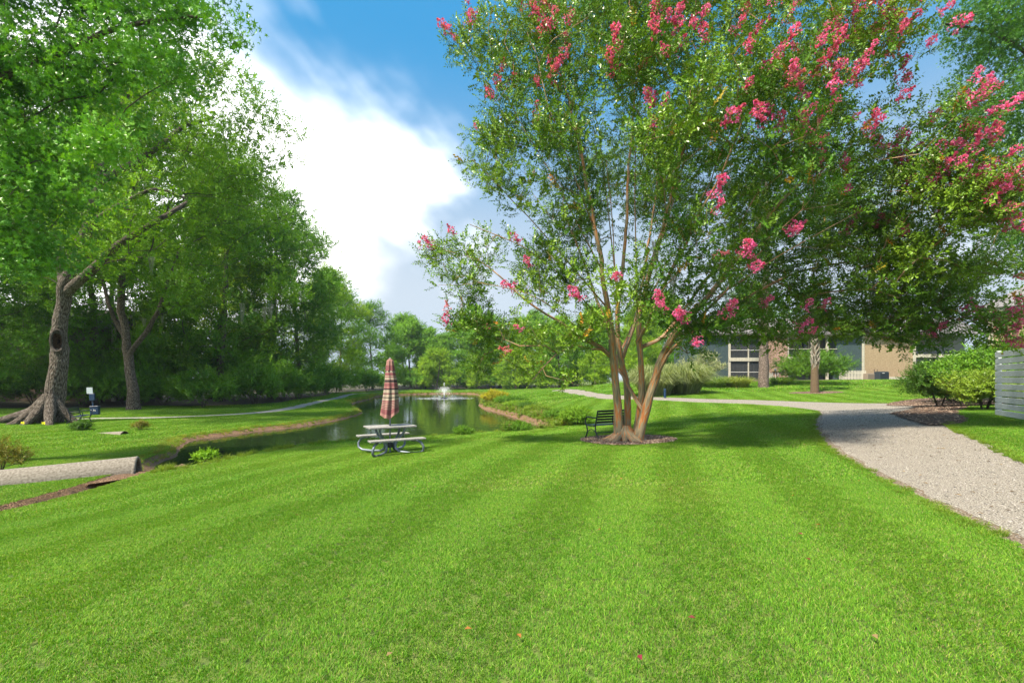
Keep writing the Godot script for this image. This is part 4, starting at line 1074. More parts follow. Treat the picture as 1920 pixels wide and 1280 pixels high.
	for k in 30:
		var fr := MB.new()
		var a := k * 2.39996
		var el := lerpf(1.2, -0.7, k / 29.0)
		var d := Vector3(cos(a) * cos(el), sin(el), sin(a) * cos(el))
		var side := d.cross(Vector3.UP).normalized()
		var up := side.cross(d)
		fr.col = Color(0.05, 0.11, 0.012) * rf(0.8, 1.3)
		fr.rod([Vector3.ZERO, d * 0.6 + up * 0.05, d * 1.1 - Vector3(0, 0.08, 0)], 0.018, 4)
		for j in 22:
			var w := lerpf(-1.5, 1.5, j / 21.0)
			var ld := (d * cos(w) + side * sin(w)).normalized()
			fr.leaf(d * 1.05 - Vector3(0, 0.08, 0), (ld + Vector3(0, -0.15, 0)).normalized(), up, rf(0.75, 1.0), 0.05, 0.3)
		obj("frond", fr.mesh(), M.leaf, t, at(0.05, 7.1, 0))

	# --- moss
	var mossy := [moss_mesh(1.2, 1), moss_mesh(0.9, 2), moss_mesh(1.6, 3)]
	for q in MOSS:
		var o := obj("spanish_moss", mossy[q[4]], M.moss, self, Transform3D(Basis(Vector3.UP, q[0]).scaled(Vector3.ONE * q[5]), Vector3(q[0], q[1], q[2])))
		tag(o, q[3], "spanish moss", "grey moss hanging from the branches")

# ---------------------------------------------------------------- sky
func make_sky() -> PanoramaSkyMaterial:
	var w := 1600
	var h := 800
	var bank := PackedVector2Array()
	for q in [[250, -60], [400, 55], [470, 135], [560, 208], [640, 246], [740, 262], [822, 298], [860, 350], [800, 388], [722, 416], [672, 452], [655, 520], [560, 560], [300, 600], [0, 560], [-300, 350], [-250, 50]]:
		var x: float = (q[0] - 960.0) / 853.0
		var y: float = (712.0 - q[1]) / 853.0
		bank.append(Vector2(atan(x), atan(y / sqrt(1.0 + x * x))))
	var nz := FastNoiseLite.new()
	nz.noise_type = FastNoiseLite.TYPE_SIMPLEX_SMOOTH
	nz.frequency = 1.0
	nz.fractal_octaves = 5
	nz.seed = 12
	var data := PackedFloat32Array()
	data.resize(w * h * 3)
	var at_ := 0
	for j in h:
		var el := PI / 2 - (j + 0.5) / h * PI
		if el < -0.03:
			for i in w:
				data[at_] = 0.14; data[at_ + 1] = 0.18; data[at_ + 2] = 0.12
				at_ += 3
			continue
		var s := sin(maxf(el, 0.0))
		var up := 1.0 - smoothstep(0.16, 0.62, s)
		var c := Color(0.030, 0.158, 0.315).lerp(Color(0.27, 0.315, 0.365), up)
		var ce := cos(el)
		for i in w:
			var az := (i + 0.5) / w * TAU
			if az > PI: az -= TAU
			var d := Vector3(sin(az) * ce, s, -cos(az) * ce)
			var k := 2.2 / (s + 0.35)
			var n1 := nz.get_noise_3d(d.x * k * 1.3, d.z * k * 0.8 + d.x * 0.5, s * 2.0)
			var cover := smoothstep(0.22, 0.75, n1) * 0.55 * smoothstep(0.0, 0.25, s)
			if absf(az) > 0.95: cover = maxf(cover, smoothstep(0.02, 0.3, nz.get_noise_3d(d.x * 1.5 + 7, d.z * 1.5, s * 1.5)) * 0.95)  # thicker cloud outside the view, added to brighten the ambient light
			var white := 1.0
			if az > -1.35 and az < 0.15 and el < 0.95:
				var p := Vector2(az, el)
				var n2 := nz.get_noise_3d(az * 5.0, el * 9.0, 4.0)
				var n3 := nz.get_noise_3d((az - el) * 3.0, (el + az * 0.7) * 16.0, 9.0)
				var e := edge_dist(bank, p) + n2 * 0.035 + n3 * 0.02
				var top := 0.06 + 0.11 * clampf((el - 0.42) * 4.0, 0.0, 1.0) + 0.06 * clampf((0.36 - el) * 6.0, 0.0, 1.0)
				cover = maxf(cover * (0.4 if az > -0.8 else 1.0), (1.0 - 0.5 * clampf((el - 0.46 + n2 * 0.1) * 5.0, 0.0, 1.0)) * pow(smoothstep(top, -0.05, e), 1.4))
				white = 1.0 + 0.06 * n2
			elif az >= 0.15 and az < 0.95:
				cover *= 0.5
			var cc := c.lerp(Color(1.05, 1.04, 1.04) * white, clampf(cover, 0, 1))
			data[at_] = cc.r; data[at_ + 1] = cc.g; data[at_ + 2] = cc.b
			at_ += 3
	var im := Image.create_from_data(w, h, false, Image.FORMAT_RGBF, data.to_byte_array())
	var m := PanoramaSkyMaterial.new()
	m.panorama = ImageTexture.create_from_image(im)
	return m

# ---------------------------------------------------------------- the ground
func axis_points(lo: float, hi: float, fine_lo: float, fine_hi: float, step: float) -> PackedFloat32Array:
	var out := PackedFloat32Array()
	var left := []
	var x := fine_lo
	var s := step
	while x > lo:
		s *= 1.16
		x -= s
		left.push_front(x)
	for q in left: out.append(q)
	x = fine_lo
	while x <= fine_hi:
		out.append(x)
		x += step
	s = step
	while x < hi:
		out.append(x)
		s *= 1.16
		x += s
	return out

func make_ground() -> void:
	var xs := axis_points(-400, 400, -27, 27, 0.42)
	var ds := axis_points(-120, 700, -3, 62, 0.42)
	var b := MB.new()
	var w := xs.size()
	for d in ds:
		for x in xs:
			b.vert(Vector3(x, ground(x, d) - 0.03, -d), Vector3.UP)
	for j in ds.size():
		for i in w:
			var k := j * w + i
			var l: Vector3 = b.v[k - 1] if i > 0 else b.v[k]
			var r: Vector3 = b.v[k + 1] if i < w - 1 else b.v[k]
			var n: Vector3 = b.v[k - w] if j > 0 else b.v[k]
			var f: Vector3 = b.v[k + w] if j < ds.size() - 1 else b.v[k]
			var nn := (r - l).cross(f - n)
			b.n[k] = nn.normalized() * (1.0 if nn.y > 0 else -1.0)
	for j in ds.size() - 1:
		for i in w - 1:
			var k := j * w + i
			for t in [[k, k + 1, k + w], [k + 1, k + w + 1, k + w]]:
				b.face(t[0], t[1], t[2])
	tag(obj("lawn_ground", b.mesh(), M.soil), "gently sloping lawn ground falling towards the pond", "", "", "structure")
	tag(obj("gravel_path", sheet(PATH_R, 0.3, -0.012), M.gravel), "pale gravel path curving past the slatted fence", "", "", "structure")
	tag(obj("far_path", sheet(PATH_L, 0.5, -0.008), M.pave), "grey footpath curving along the wood across the water", "", "", "structure")
	var dirt := MB.new()
	var cnt2 := 0
	for i in PATH_R.size():
		var p := PATH_R[i]
		if p.y > 26.0 and p.x < 18.0: break
		var t := (PATH_R[(i + 1) % PATH_R.size()] - p).normalized()
		var o := Vector2(t.y, -t.x)
		if not Geometry2D.is_point_in_polygon(p + o * 0.1, PATH_R): o = -o
		for k in 5:
			var q := p + o * (k / 4.0) * (0.16 + 0.3 * absf(wob.get_noise_2d(p.x * 45, p.y * 45)) + 0.12 * wob.get_noise_2d(p.x * 190 + k * 70, p.y * 190))
			dirt.vert(Vector3(q.x, hill(q.x, q.y) - 0.005 - 0.008 * k / 4.0, -q.y), Vector3.UP)
		cnt2 += 1
	for i in cnt2 - 1:
		for k in 4:
			var a := i * 5 + k
			dirt.face(a, a + 1, a + 5)
			dirt.face(a + 1, a + 6, a + 5)
	tag(obj("path_edge_soil", dirt.mesh(), M.dirt), "strip of brown soil where the lawn meets the gravel path", "", "", "structure")
	var n := 0
	for poly in MULCH:
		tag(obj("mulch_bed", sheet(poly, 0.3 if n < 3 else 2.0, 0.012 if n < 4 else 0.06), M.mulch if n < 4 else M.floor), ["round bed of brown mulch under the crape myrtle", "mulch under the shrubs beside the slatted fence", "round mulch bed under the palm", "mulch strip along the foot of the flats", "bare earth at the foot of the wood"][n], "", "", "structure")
		n += 1
	# water
	var wide: Array = Geometry2D.offset_polygon(POND, 0.5)
	var wb := MB.new()
	var poly: PackedVector2Array = wide[0]
	for p in poly: wb.vert(Vector3(p.x, WATER, -p.y), Vector3.UP)
	var tri := Geometry2D.triangulate_polygon(poly)
	for k in range(0, tri.size(), 3): wb.face(tri[k], tri[k + 1], tri[k + 2])
	tag(obj("pond_water", wb.mesh(), M.water), "dark still pond water mirroring the trees", "", "", "structure")
	# bank: a rough earth face that follows the water's edge
	var bb := MB.new()
	var cnt := POND.size()
	var rows := 8
	for i in cnt + 1:
		var p := POND[i % cnt]
		var t := (POND[(i + 1) % cnt] - POND[(i - 1 + cnt) % cnt]).normalized()
		var o := Vector2(t.y, -t.x)
		if Geometry2D.is_point_in_polygon(p + o * 0.2, POND): o = -o
		var y := hill(p.x + o.x * 0.5, p.y + o.y * 0.5)
		for k in rows:
			var q := [[1.15, -0.06], [0.8, -0.012], [0.46, 0.0], [0.3, -0.06], [0.14, -0.3], [0.02, -0.72], [-0.1, -1.0], [-0.35, -1.5]][k] as Array
			var rough := (wob.get_noise_3d(p.x * 55, k * 30, p.y * 55) + 0.6 * wob.get_noise_3d(p.x * 160, k * 90, p.y * 160)) * 0.11 * (1.0 if k > 2 else 0.15)
			var pp: Vector2 = p + o * (q[0] + rough)
			var yy: float = y + q[1] * (y - WATER) * 1.05 if k > 2 else hill(pp.x, pp.y) + q[1]
			bb.vert(Vector3(pp.x, yy + rough * 0.4, -pp.y), Vector3(-o.x, 0.6, o.y).normalized())
	for i in cnt:
		for k in rows - 1:
			var a := i * rows + k
			bb.face(a, a + 1, a + rows)
			bb.face(a + 1, a + rows + 1, a + rows)
	var sm := SurfaceTool.new()
	sm.create_from(bb.mesh(), 0)
	sm.generate_normals()
	var db := MB.new()
	var run := smooth_loop(Array(DITCH), 0.15, 0.1, 6, false)
	for i in run.size():
		var t := (run[mini(i + 1, run.size() - 1)] - run[maxi(i - 1, 0)]).normalized()
		var o := Vector2(t.y, -t.x)
		for k in 9:
			var off := lerpf(-0.8, 0.8, k / 8.0)
			var q := run[i] + o * (off + 0.12 * wob.get_noise_2d(run[i].x * 60 + k * 40, run[i].y * 60))
			var yy := hill(q.x, q.y) - 0.012 - 0.34 * (1.0 - smoothstep(0.1, 0.62, absf(off))) + 0.05 * wob.get_noise_3d(q.x * 130, k * 50, q.y * 130)
			if k == 0 or k == 8: yy -= 0.06
			db.vert(Vector3(q.x, yy, -q.y), Vector3.UP)
	for i in run.size() - 1:
		for k in 8:
			var a := i * 9 + k
			db.face(a, a + 1, a + 9)
			db.face(a + 1, a + 10, a + 9)
	var ds2 := SurfaceTool.new()
	ds2.create_from(db.mesh(), 0)
	ds2.generate_normals()
	tag(obj("ditch_bed", ds2.commit(), M.bank), "bare brown earth of the little ditch beside the concrete pipe", "", "", "structure")
	tag(obj("pond_bank", sm.commit(), M.bank), "eroded brown earth edge of the pond", "", "", "structure")

func lawn_here(x: float, d: float) -> bool:
	var p := Vector2(x, d)
	if Geometry2D.is_point_in_polygon(p, PATH_R) or Geometry2D.is_point_in_polygon(p, PATH_L): return false
	for m in MULCH:
		if Geometry2D.is_point_in_polygon(p, m): return false
	if near_pond(x, d) and Geometry2D.is_point_in_polygon(p, POND_EDGE): return false
	if ditch_dist(x, d) < 0.4: return false
	if d > 54.0 and x > 15.0: return false
	return true

func blade(b: MB, p: Vector3, h: float, w: float, lean: Vector3, c: Color) -> void:
	b.col = c
	var a := rf(0, TAU)
	var s := Vector3(cos(a), 0, sin(a)) * w * 0.5
	var m := p + Vector3(0, h * 0.55, 0) + lean * 0.3 * h
	var t := p + Vector3(0, h * 0.9, 0) + lean * h
	b.tri(p - s, p + s, m + s * 0.8)
	b.tri(p - s, m + s * 0.8, m - s * 0.8)
	b.tri(m - s * 0.8, m + s * 0.8, t)

func turf(size: float, n: int, h: float, w: float, lean: float, wild: float) -> ArrayMesh:
	var b := MB.new()
	for k in n:
		var g := rf(0.5, 1.25)
		var c := Color(0.098, 0.30, 0.018).lerp(Color(0.33, 0.50, 0.06), pow(rng.randf(), 1.8)) * g
		if rng.randf() < 0.06: c = Color(0.44, 0.38, 0.17) * g
		var l := Vector3(rf(-1, 1) * wild, 0, lean + rf(-1, 1) * wild)
		blade(b, Vector3(rf(-0.56, 0.56) * size, 0, rf(-0.56, 0.56) * size), h * rf(0.6, 1.25), w * rf(0.7, 1.3), l, c)
	return b.mesh()

func make_grass() -> void:
	rng.seed = 101
	# each band: from, to, cell, blades per cell, height, width
	var bands := [[1.5, 7.0, 0.25, 1150, 0.026, 0.0038], [7.0, 16.0, 0.3, 620, 0.032, 0.0066], [16.0, 40.0, 0.6, 620, 0.055, 0.015], [40.0, 116.0, 2.0, 700, 0.11, 0.05]]
	var way := atan2(0.32, 1.0)
	for bi in bands.size():
		var q: Array = bands[bi]
		var cell: float = q[2]
		var big := []
		var bits := []
		for k in 3:
			big.append(turf(cell, q[3], q[4], q[5], 0.23, 0.75))
			bits.append(turf(cell / (3.0 if cell < 0.4 else 5.0), int(q[3] / (9.0 if cell < 0.4 else 25.0)) + 4, q[4], q[5], 0.23, 0.75))
		var pl := [[], [], [], [], [], []]
		var ti := [PackedColorArray(), PackedColorArray(), PackedColorArray(), PackedColorArray(), PackedColorArray(), PackedColorArray()]
		var d: float = q[0] + cell / 2
		while d < q[1]:
			var reach := minf(d * 1.22 + 2.0, 62.0)
			var x := -reach
			while x < reach:
				var h2 := cell * 0.5
				var full := lawn_here(x - h2, d - h2) and lawn_here(x + h2, d - h2) and lawn_here(x - h2, d + h2) and lawn_here(x + h2, d + h2) and lawn_here(x, d)
				var some := full or lawn_here(x, d) or lawn_here(x - h2, d - h2) or lawn_here(x + h2, d - h2) or lawn_here(x - h2, d + h2) or lawn_here(x + h2, d + h2)
				var steps := 1 if full else (3 if cell < 0.4 else 5)
				if some:
					for i in steps:
						for j in steps:
							var xx := x + (i - (steps - 1) / 2.0) * cell / steps
							var dd := d + (j - (steps - 1) / 2.0) * cell / steps
							if not full and not lawn_here(xx, dd): continue
							var kind := rng.randi_range(0, 2) + (0 if full else 3)
							# the mower's lanes: blades lie away from it or towards it
							var lane := sin((xx - 0.32 * dd + 0.92 + 0.14 * wob.get_noise_2d(xx * 5, dd * 5)) / 1.75 * TAU)
							var flip := 0.0 if lane > 0.0 else PI
							var e := 0.2
							var y := hill(xx, dd)
							var nn := Vector3(y - hill(xx + e, dd), e, hill(xx, dd + e) - y).normalized()
							var bs := basis_y(nn, 0.0)
							var fwd := Vector3(sin(way), 0, -cos(way))
							var zz := (fwd - nn * fwd.dot(nn)).normalized()
							bs = Basis(nn.cross(zz), nn, zz) * Basis(Vector3.UP, flip + rf(-0.8, 0.8))
							var k2 := 0.5 + 0.6 * wob.get_noise_2d(xx * 7 + 50, dd * 7)
							var c := Color(0.82, 0.92, 0.85).lerp(Color(1.12, 1.05, 1.0), clampf(k2 + rf(-0.15, 0.15), 0, 1))
							var dry := smoothstep(0.28, 0.6, wob.get_noise_2d(xx * 11 - 70, dd * 11 + 30))
							c = c.lerp(Color(1.3, 1.02, 1.5), dry * 0.6)
							pl[kind].append(Transform3D(bs.scaled_local(Vector3(1, rf(0.85, 1.15), 1)), Vector3(xx, y - 0.005, -dd)))
							ti[kind].append(c)
				x += cell
			d += cell
		for k in 6:
			if pl[k].size():
				tag(many("lawn_grass", big[k] if k < 3 else bits[k - 3], M.grass, pl[k], ti[k]), "mown green grass of the lawn", "grass", "", "stuff")
	# longer grass hanging over the water's edge
	var tufts := []
	for k in 3:
		var b := MB.new()
		for i in 70:
			var a := rf(0, TAU)
			var g := rf(0.7, 1.2)
			blade(b, Vector3(cos(a), 0, sin(a)) * 0.09 * sqrt(rng.randf()), rf(0.12, 0.34), rf(0.006, 0.011), Vector3(cos(a) * rf(0, 0.9), 0, sin(a) * rf(0, 0.9)), Color(0.15, 0.30, 0.025).lerp(Color(0.34, 0.42, 0.05), rng.randf()) * g)
		tufts.append(b.mesh())
	var tp := [[], [], []]
	var tt := [PackedColorArray(), PackedColorArray(), PackedColorArray()]
	for i in POND.size():
		var p := POND[i]
		var nx := POND[(i + 1) % POND.size()]
		var t := (nx - p).normalized()
		var o := Vector2(t.y, -t.x)
		if Geometry2D.is_point_in_polygon(p + o * 0.2, POND): o = -o
		var near_side: bool = p.y < 27.0 and p.x > -9.8
		for k in (6 if near_side else 12 if p.y < 38.0 else 4):
			var off := rf(0.12, 0.75) if near_side else rf(0.03, 0.6)
			var q := p.lerp(nx, rng.randf()) + o * off
			var s := rf(0.5, 1.2) * (0.62 if near_side else 0.55 if p.y < 50.0 else 1.1)
			var kk := rng.randi_range(0, 2)
			var spot := on(q.x, q.y, -0.02)
			if off < 0.4: spot.y = lerpf(WATER, spot.y, clampf(off * 2.4, 0.1, 1.0))
			tp[kk].append(Transform3D(Basis(Vector3.UP, rf(0, TAU)).scaled(Vector3.ONE * s), spot))
			tt[kk].append((Color(1.5, 1.0, 1.7) if not near_side and off < 0.45 and rng.randf() < 0.5 else Color.WHITE) * rf(0.7, 1.1))
	for i in PATH_R.size():
		var p := PATH_R[i]
		if p.length() > 24.0 or p.y < 1.5: continue
		var nx := PATH_R[(i + 1) % PATH_R.size()]
		var t := (nx - p).normalized()
		var o := Vector2(t.y, -t.x)
		if Geometry2D.is_point_in_polygon(p + o * 0.1, PATH_R): o = -o
		for k in 7:
			var q := p.lerp(nx, rng.randf()) + o * rf(-0.07, 0.16)
			if not lawn_here(q.x + o.x * 0.3, q.y + o.y * 0.3): continue
			var kk := rng.randi_range(0, 2)
			tp[kk].append(Transform3D(Basis(Vector3.UP, rf(0, TAU)).scaled(Vector3(0.5, rf(0.14, 0.32), 0.5)), on(q.x, q.y, -0.02)))
			tt[kk].append(Color(0.8, 0.85, 0.8) * rf(0.75, 1.0))
	var weeds := []
	var weed_tints := PackedColorArray()
	for i in POND.size():
		var p := POND[i]
		if p.x < -5.5 or p.y < 21.0 or p.y > 70.0: continue
		var nx := POND[(i + 1) % POND.size()]
		var t := (nx - p).normalized()
		var o := Vector2(t.y, -t.x)
		if Geometry2D.is_point_in_polygon(p + o * 0.2, POND): o = -o
		for k in 14:
			var off := rf(0.1, 0.8) + rf(0.0, 0.9) * rng.randf()
			var q := p.lerp(nx, rng.randf()) + o * off
			if wob.get_noise_2d(q.x * 30, q.y * 30) < -0.18: continue
			var spot := on(q.x, q.y, -0.02)
			if off < 0.4: spot.y = lerpf(WATER, spot.y, clampf(off * 2.4, 0.1, 1.0))
			for j in 3:
				weeds.append(Transform3D(basis_y(Vector3(rf(-0.6, 0.6), 1, rf(-0.6, 0.6)), rf(0, TAU)).scaled(Vector3.ONE * rf(0.7, 1.5)), spot + Vector3(rf(-0.1, 0.1), 0, rf(-0.1, 0.1))))
				weed_tints.append(Color(0.09, 0.2, 0.015).lerp(Color(0.26, 0.36, 0.03), rng.randf()) if rng.randf() < 0.86 else Color(0.32, 0.24, 0.13))
	tag(many("bank_weeds", M.small, M.leaf, weeds, weed_tints), "tangled low weeds over the eroded bank beyond the water", "weeds", "", "stuff")
	for k in 3: tag(many("bank_grass", tufts[k], M.grass, tp[k], tt[k]), "longer uncut grass along the edges of pond and path", "grass", "", "stuff")

func pebble() -> ArrayMesh:
	var b := MB.new()
	var top := Vector3(0.1, 0.6, 0)
	var low := Vector3(0, -0.5, 0)
	var ring := []
	for k in 6: ring.append(Vector3(cos(k * TAU / 6) * rf(0.8, 1.2), rf(-0.15, 0.15), sin(k * TAU / 6) * rf(0.7, 1.0)))
	for k in 6:
		b.col = Color.WHITE * rf(0.9, 1.05)
		b.tri(ring[k], ring[(k + 1) % 6], top)
		b.tri(ring[(k + 1) % 6], ring[k], low)
	return b.mesh()

func make_litter() -> void:
	rng.seed = 202
	var pl := []
	var ti := PackedColorArray()
	for k in 110000:
		var d := pow(rng.randf(), 1.4) * 19.0 + 2.5
		var x := rf(3.5, 19.0)
		if not Geometry2D.is_point_in_polygon(Vector2(x, d), PATH_R): continue
		var s := rf(0.0045, 0.0105) * (1.0 + d * 0.04)
		if rng.randf() < 0.02: s *= 1.8
		pl.append(Transform3D(Basis(Vector3.UP, rf(0, TAU)).scaled(Vector3(s, s * 0.7, s)), on(x, d, -0.01)))
		var g := rf(0.03, 0.46)
		ti.append(Color(g, g * rf(0.91, 0.97), g * rf(0.8, 0.92)))
	tag(many("path_gravel", pebble(), M.chips, pl, ti), "loose pale stones of the gravel path", "gravel", "", "stuff")
	var bit := MB.new()
	bit.leaf(Vector3(0, 0.004, 0), Vector3(1, 0.08, 0).normalized(), Vector3.UP, 0.06, 0.018, 0.2)
	var bp := []
	var bt := PackedColorArray()
	for k in 1600:
		var d := rf(3.0, 19.0)
		var x := rf(4.0, 18.0)
		if not Geometry2D.is_point_in_polygon(Vector2(x, d), PATH_R) or wob.get_noise_2d(x * 25, d * 25) < -0.1: continue
		bp.append(Transform3D(Basis(Vector3.UP, rf(0, TAU)).scaled(Vector3.ONE * rf(0.4, 1.5)), on(x, d, 0.0)))
		bt.append(Color(0.10, 0.06, 0.04).lerp(Color(0.36, 0.22, 0.08), pow(rng.randf(), 1.6)))
	tag(many("path_litter", bit.mesh(), M.leaf, bp, bt), "dry brown leaf bits lying on the gravel path", "leaves", "", "stuff")
	# chips and needles on the mulch
	var chip := MB.new()
	chip.bx(Vector3.ZERO, Vector3(0.07, 0.008, 0.014))
	pl = []
	ti = PackedColorArray()
	for m in MULCH.size():
		if m > 2: continue
		var poly: PackedVector2Array = MULCH[m]
		var lo := poly[0]
		var hi := poly[0]
		for p in poly:
			lo = lo.min(p); hi = hi.max(p)
		for k in [6500, 16000, 1500][m]:
			var q := Vector2(rf(lo.x, hi.x), rf(lo.y, hi.y))
			if not Geometry2D.is_point_in_polygon(q, poly): continue
			var bs := Basis(Vector3.UP, rf(0, TAU)) * Basis(Vector3.BACK, rf(-0.5, 0.5))
			pl.append(Transform3D(bs.scaled_local(Vector3.ONE * rf(0.5, 1.6)), on(q.x, q.y, 0.02)))
			ti.append(Color(0.14, 0.075, 0.05).lerp(Color(0.44, 0.34, 0.26), pow(rng.randf(), 1.3)) * rf(0.6, 1.2))
	tag(many("mulch_chips", chip.mesh(), M.chips, pl, ti), "loose bark chips on the mulch beds", "mulch", "", "stuff")
	# scattered fallen leaves
	var lf := MB.new()
	lf.leaf(Vector3(0, 0.01, 0), Vector3(1, 0.1, 0).normalized(), Vector3.UP, 0.05, 0.032, 0.2)
	pl = []
	ti = PackedColorArray()
	for k in 45:
		var d := rf(2.6, 13.0)
		var x := rf(-0.5, 1.0) * d
		var up := 0.045 if lawn_here(x, d) else 0.005
		pl.append(Transform3D(Basis(Vector3.UP, rf(0, TAU)) * Basis(Vector3.RIGHT, rf(-0.4, 0.4)), on(x, d, up)))
		ti.append([Color(0.36, 0.15, 0.04), Color(0.16, 0.03, 0.025), Color(0.34, 0.23, 0.12), Color(0.24, 0.03, 0.06)][rng.randi_range(0, 3)])
	tag(many("fallen_leaves", lf.mesh(), M.leaf, pl, ti), "few fallen leaves and petals lying on lawn and path", "leaves", "", "stuff")

# ---------------------------------------------------------------- things
func bench(label: String, where: Vector3, turn: float, long := 1.42) -> void:   # faces +z
	var t := thing("park_bench", label, "bench", where, turn, "iron park benches")
	for k in 5: obj("seat_slat", box_mesh(Vector3(long, 0.022, 0.068), 0.006), M.seat_blue, t, at(0, 0.43 - 0.012 * absf(k - 2.5) + 0.01, 0.22 - k * 0.085))
	for k in 5:
		var y := 0.52 + k * 0.085
		obj("back_slat", box_mesh(Vector3(long, 0.062, 0.02), 0.006), M.iron, t, Transform3D(Basis(Vector3.RIGHT, -0.2), Vector3(0, y, -0.185 - (y - 0.45) * 0.2)))
	for s in [-long / 2 + 0.01, long / 2 - 0.01]:
		var b := MB.new()
		b.rod([Vector3(s, 0, -0.36), Vector3(s, 0.1, -0.27), Vector3(s, 0.25, -0.17), Vector3(s, 0.42, -0.17), Vector3(s, 0.65, -0.225), Vector3(s, 0.88, -0.285)], 0.022, 8)
		obj("leg", b.mesh(), M.iron, t)
		b = MB.new()
		b.rod([Vector3(s, 0, 0.34), Vector3(s, 0.08, 0.27), Vector3(s, 0.22, 0.21), Vector3(s, 0.36, 0.25), Vector3(s, 0.43, 0.29)], 0.022, 8)
		obj("leg", b.mesh(), M.iron, t)
		b = MB.new()
		b.rod([Vector3(s, 0.41, 0.28), Vector3(s, 0.5, 0.32), Vector3(s, 0.6, 0.31), Vector3(s, 0.655, 0.24), Vector3(s, 0.66, 0.1), Vector3(s, 0.65, -0.1), Vector3(s, 0.66, -0.23)], 0.02, 8)
		obj("armrest", b.mesh(), M.iron, t)
		b = MB.new()
		b.rod([Vector3(s, 0.4, -0.17), Vector3(s, 0.385, 0.0), Vector3(s, 0.405, 0.27)], 0.018, 8)
		b.rod([Vector3(s, 0.22, -0.185), Vector3(s, 0.3, 0.0), Vector3(s, 0.22, 0.21)], 0.014, 8)
		obj("seat_rail", b.mesh(), M.iron, t)
	var st := MB.new()
	st.bar(Vector3(-long / 2, 0.2, -0.19), Vector3(long / 2, 0.2, -0.19), 0.012)
	obj("stretcher", st.mesh(), M.iron, t)

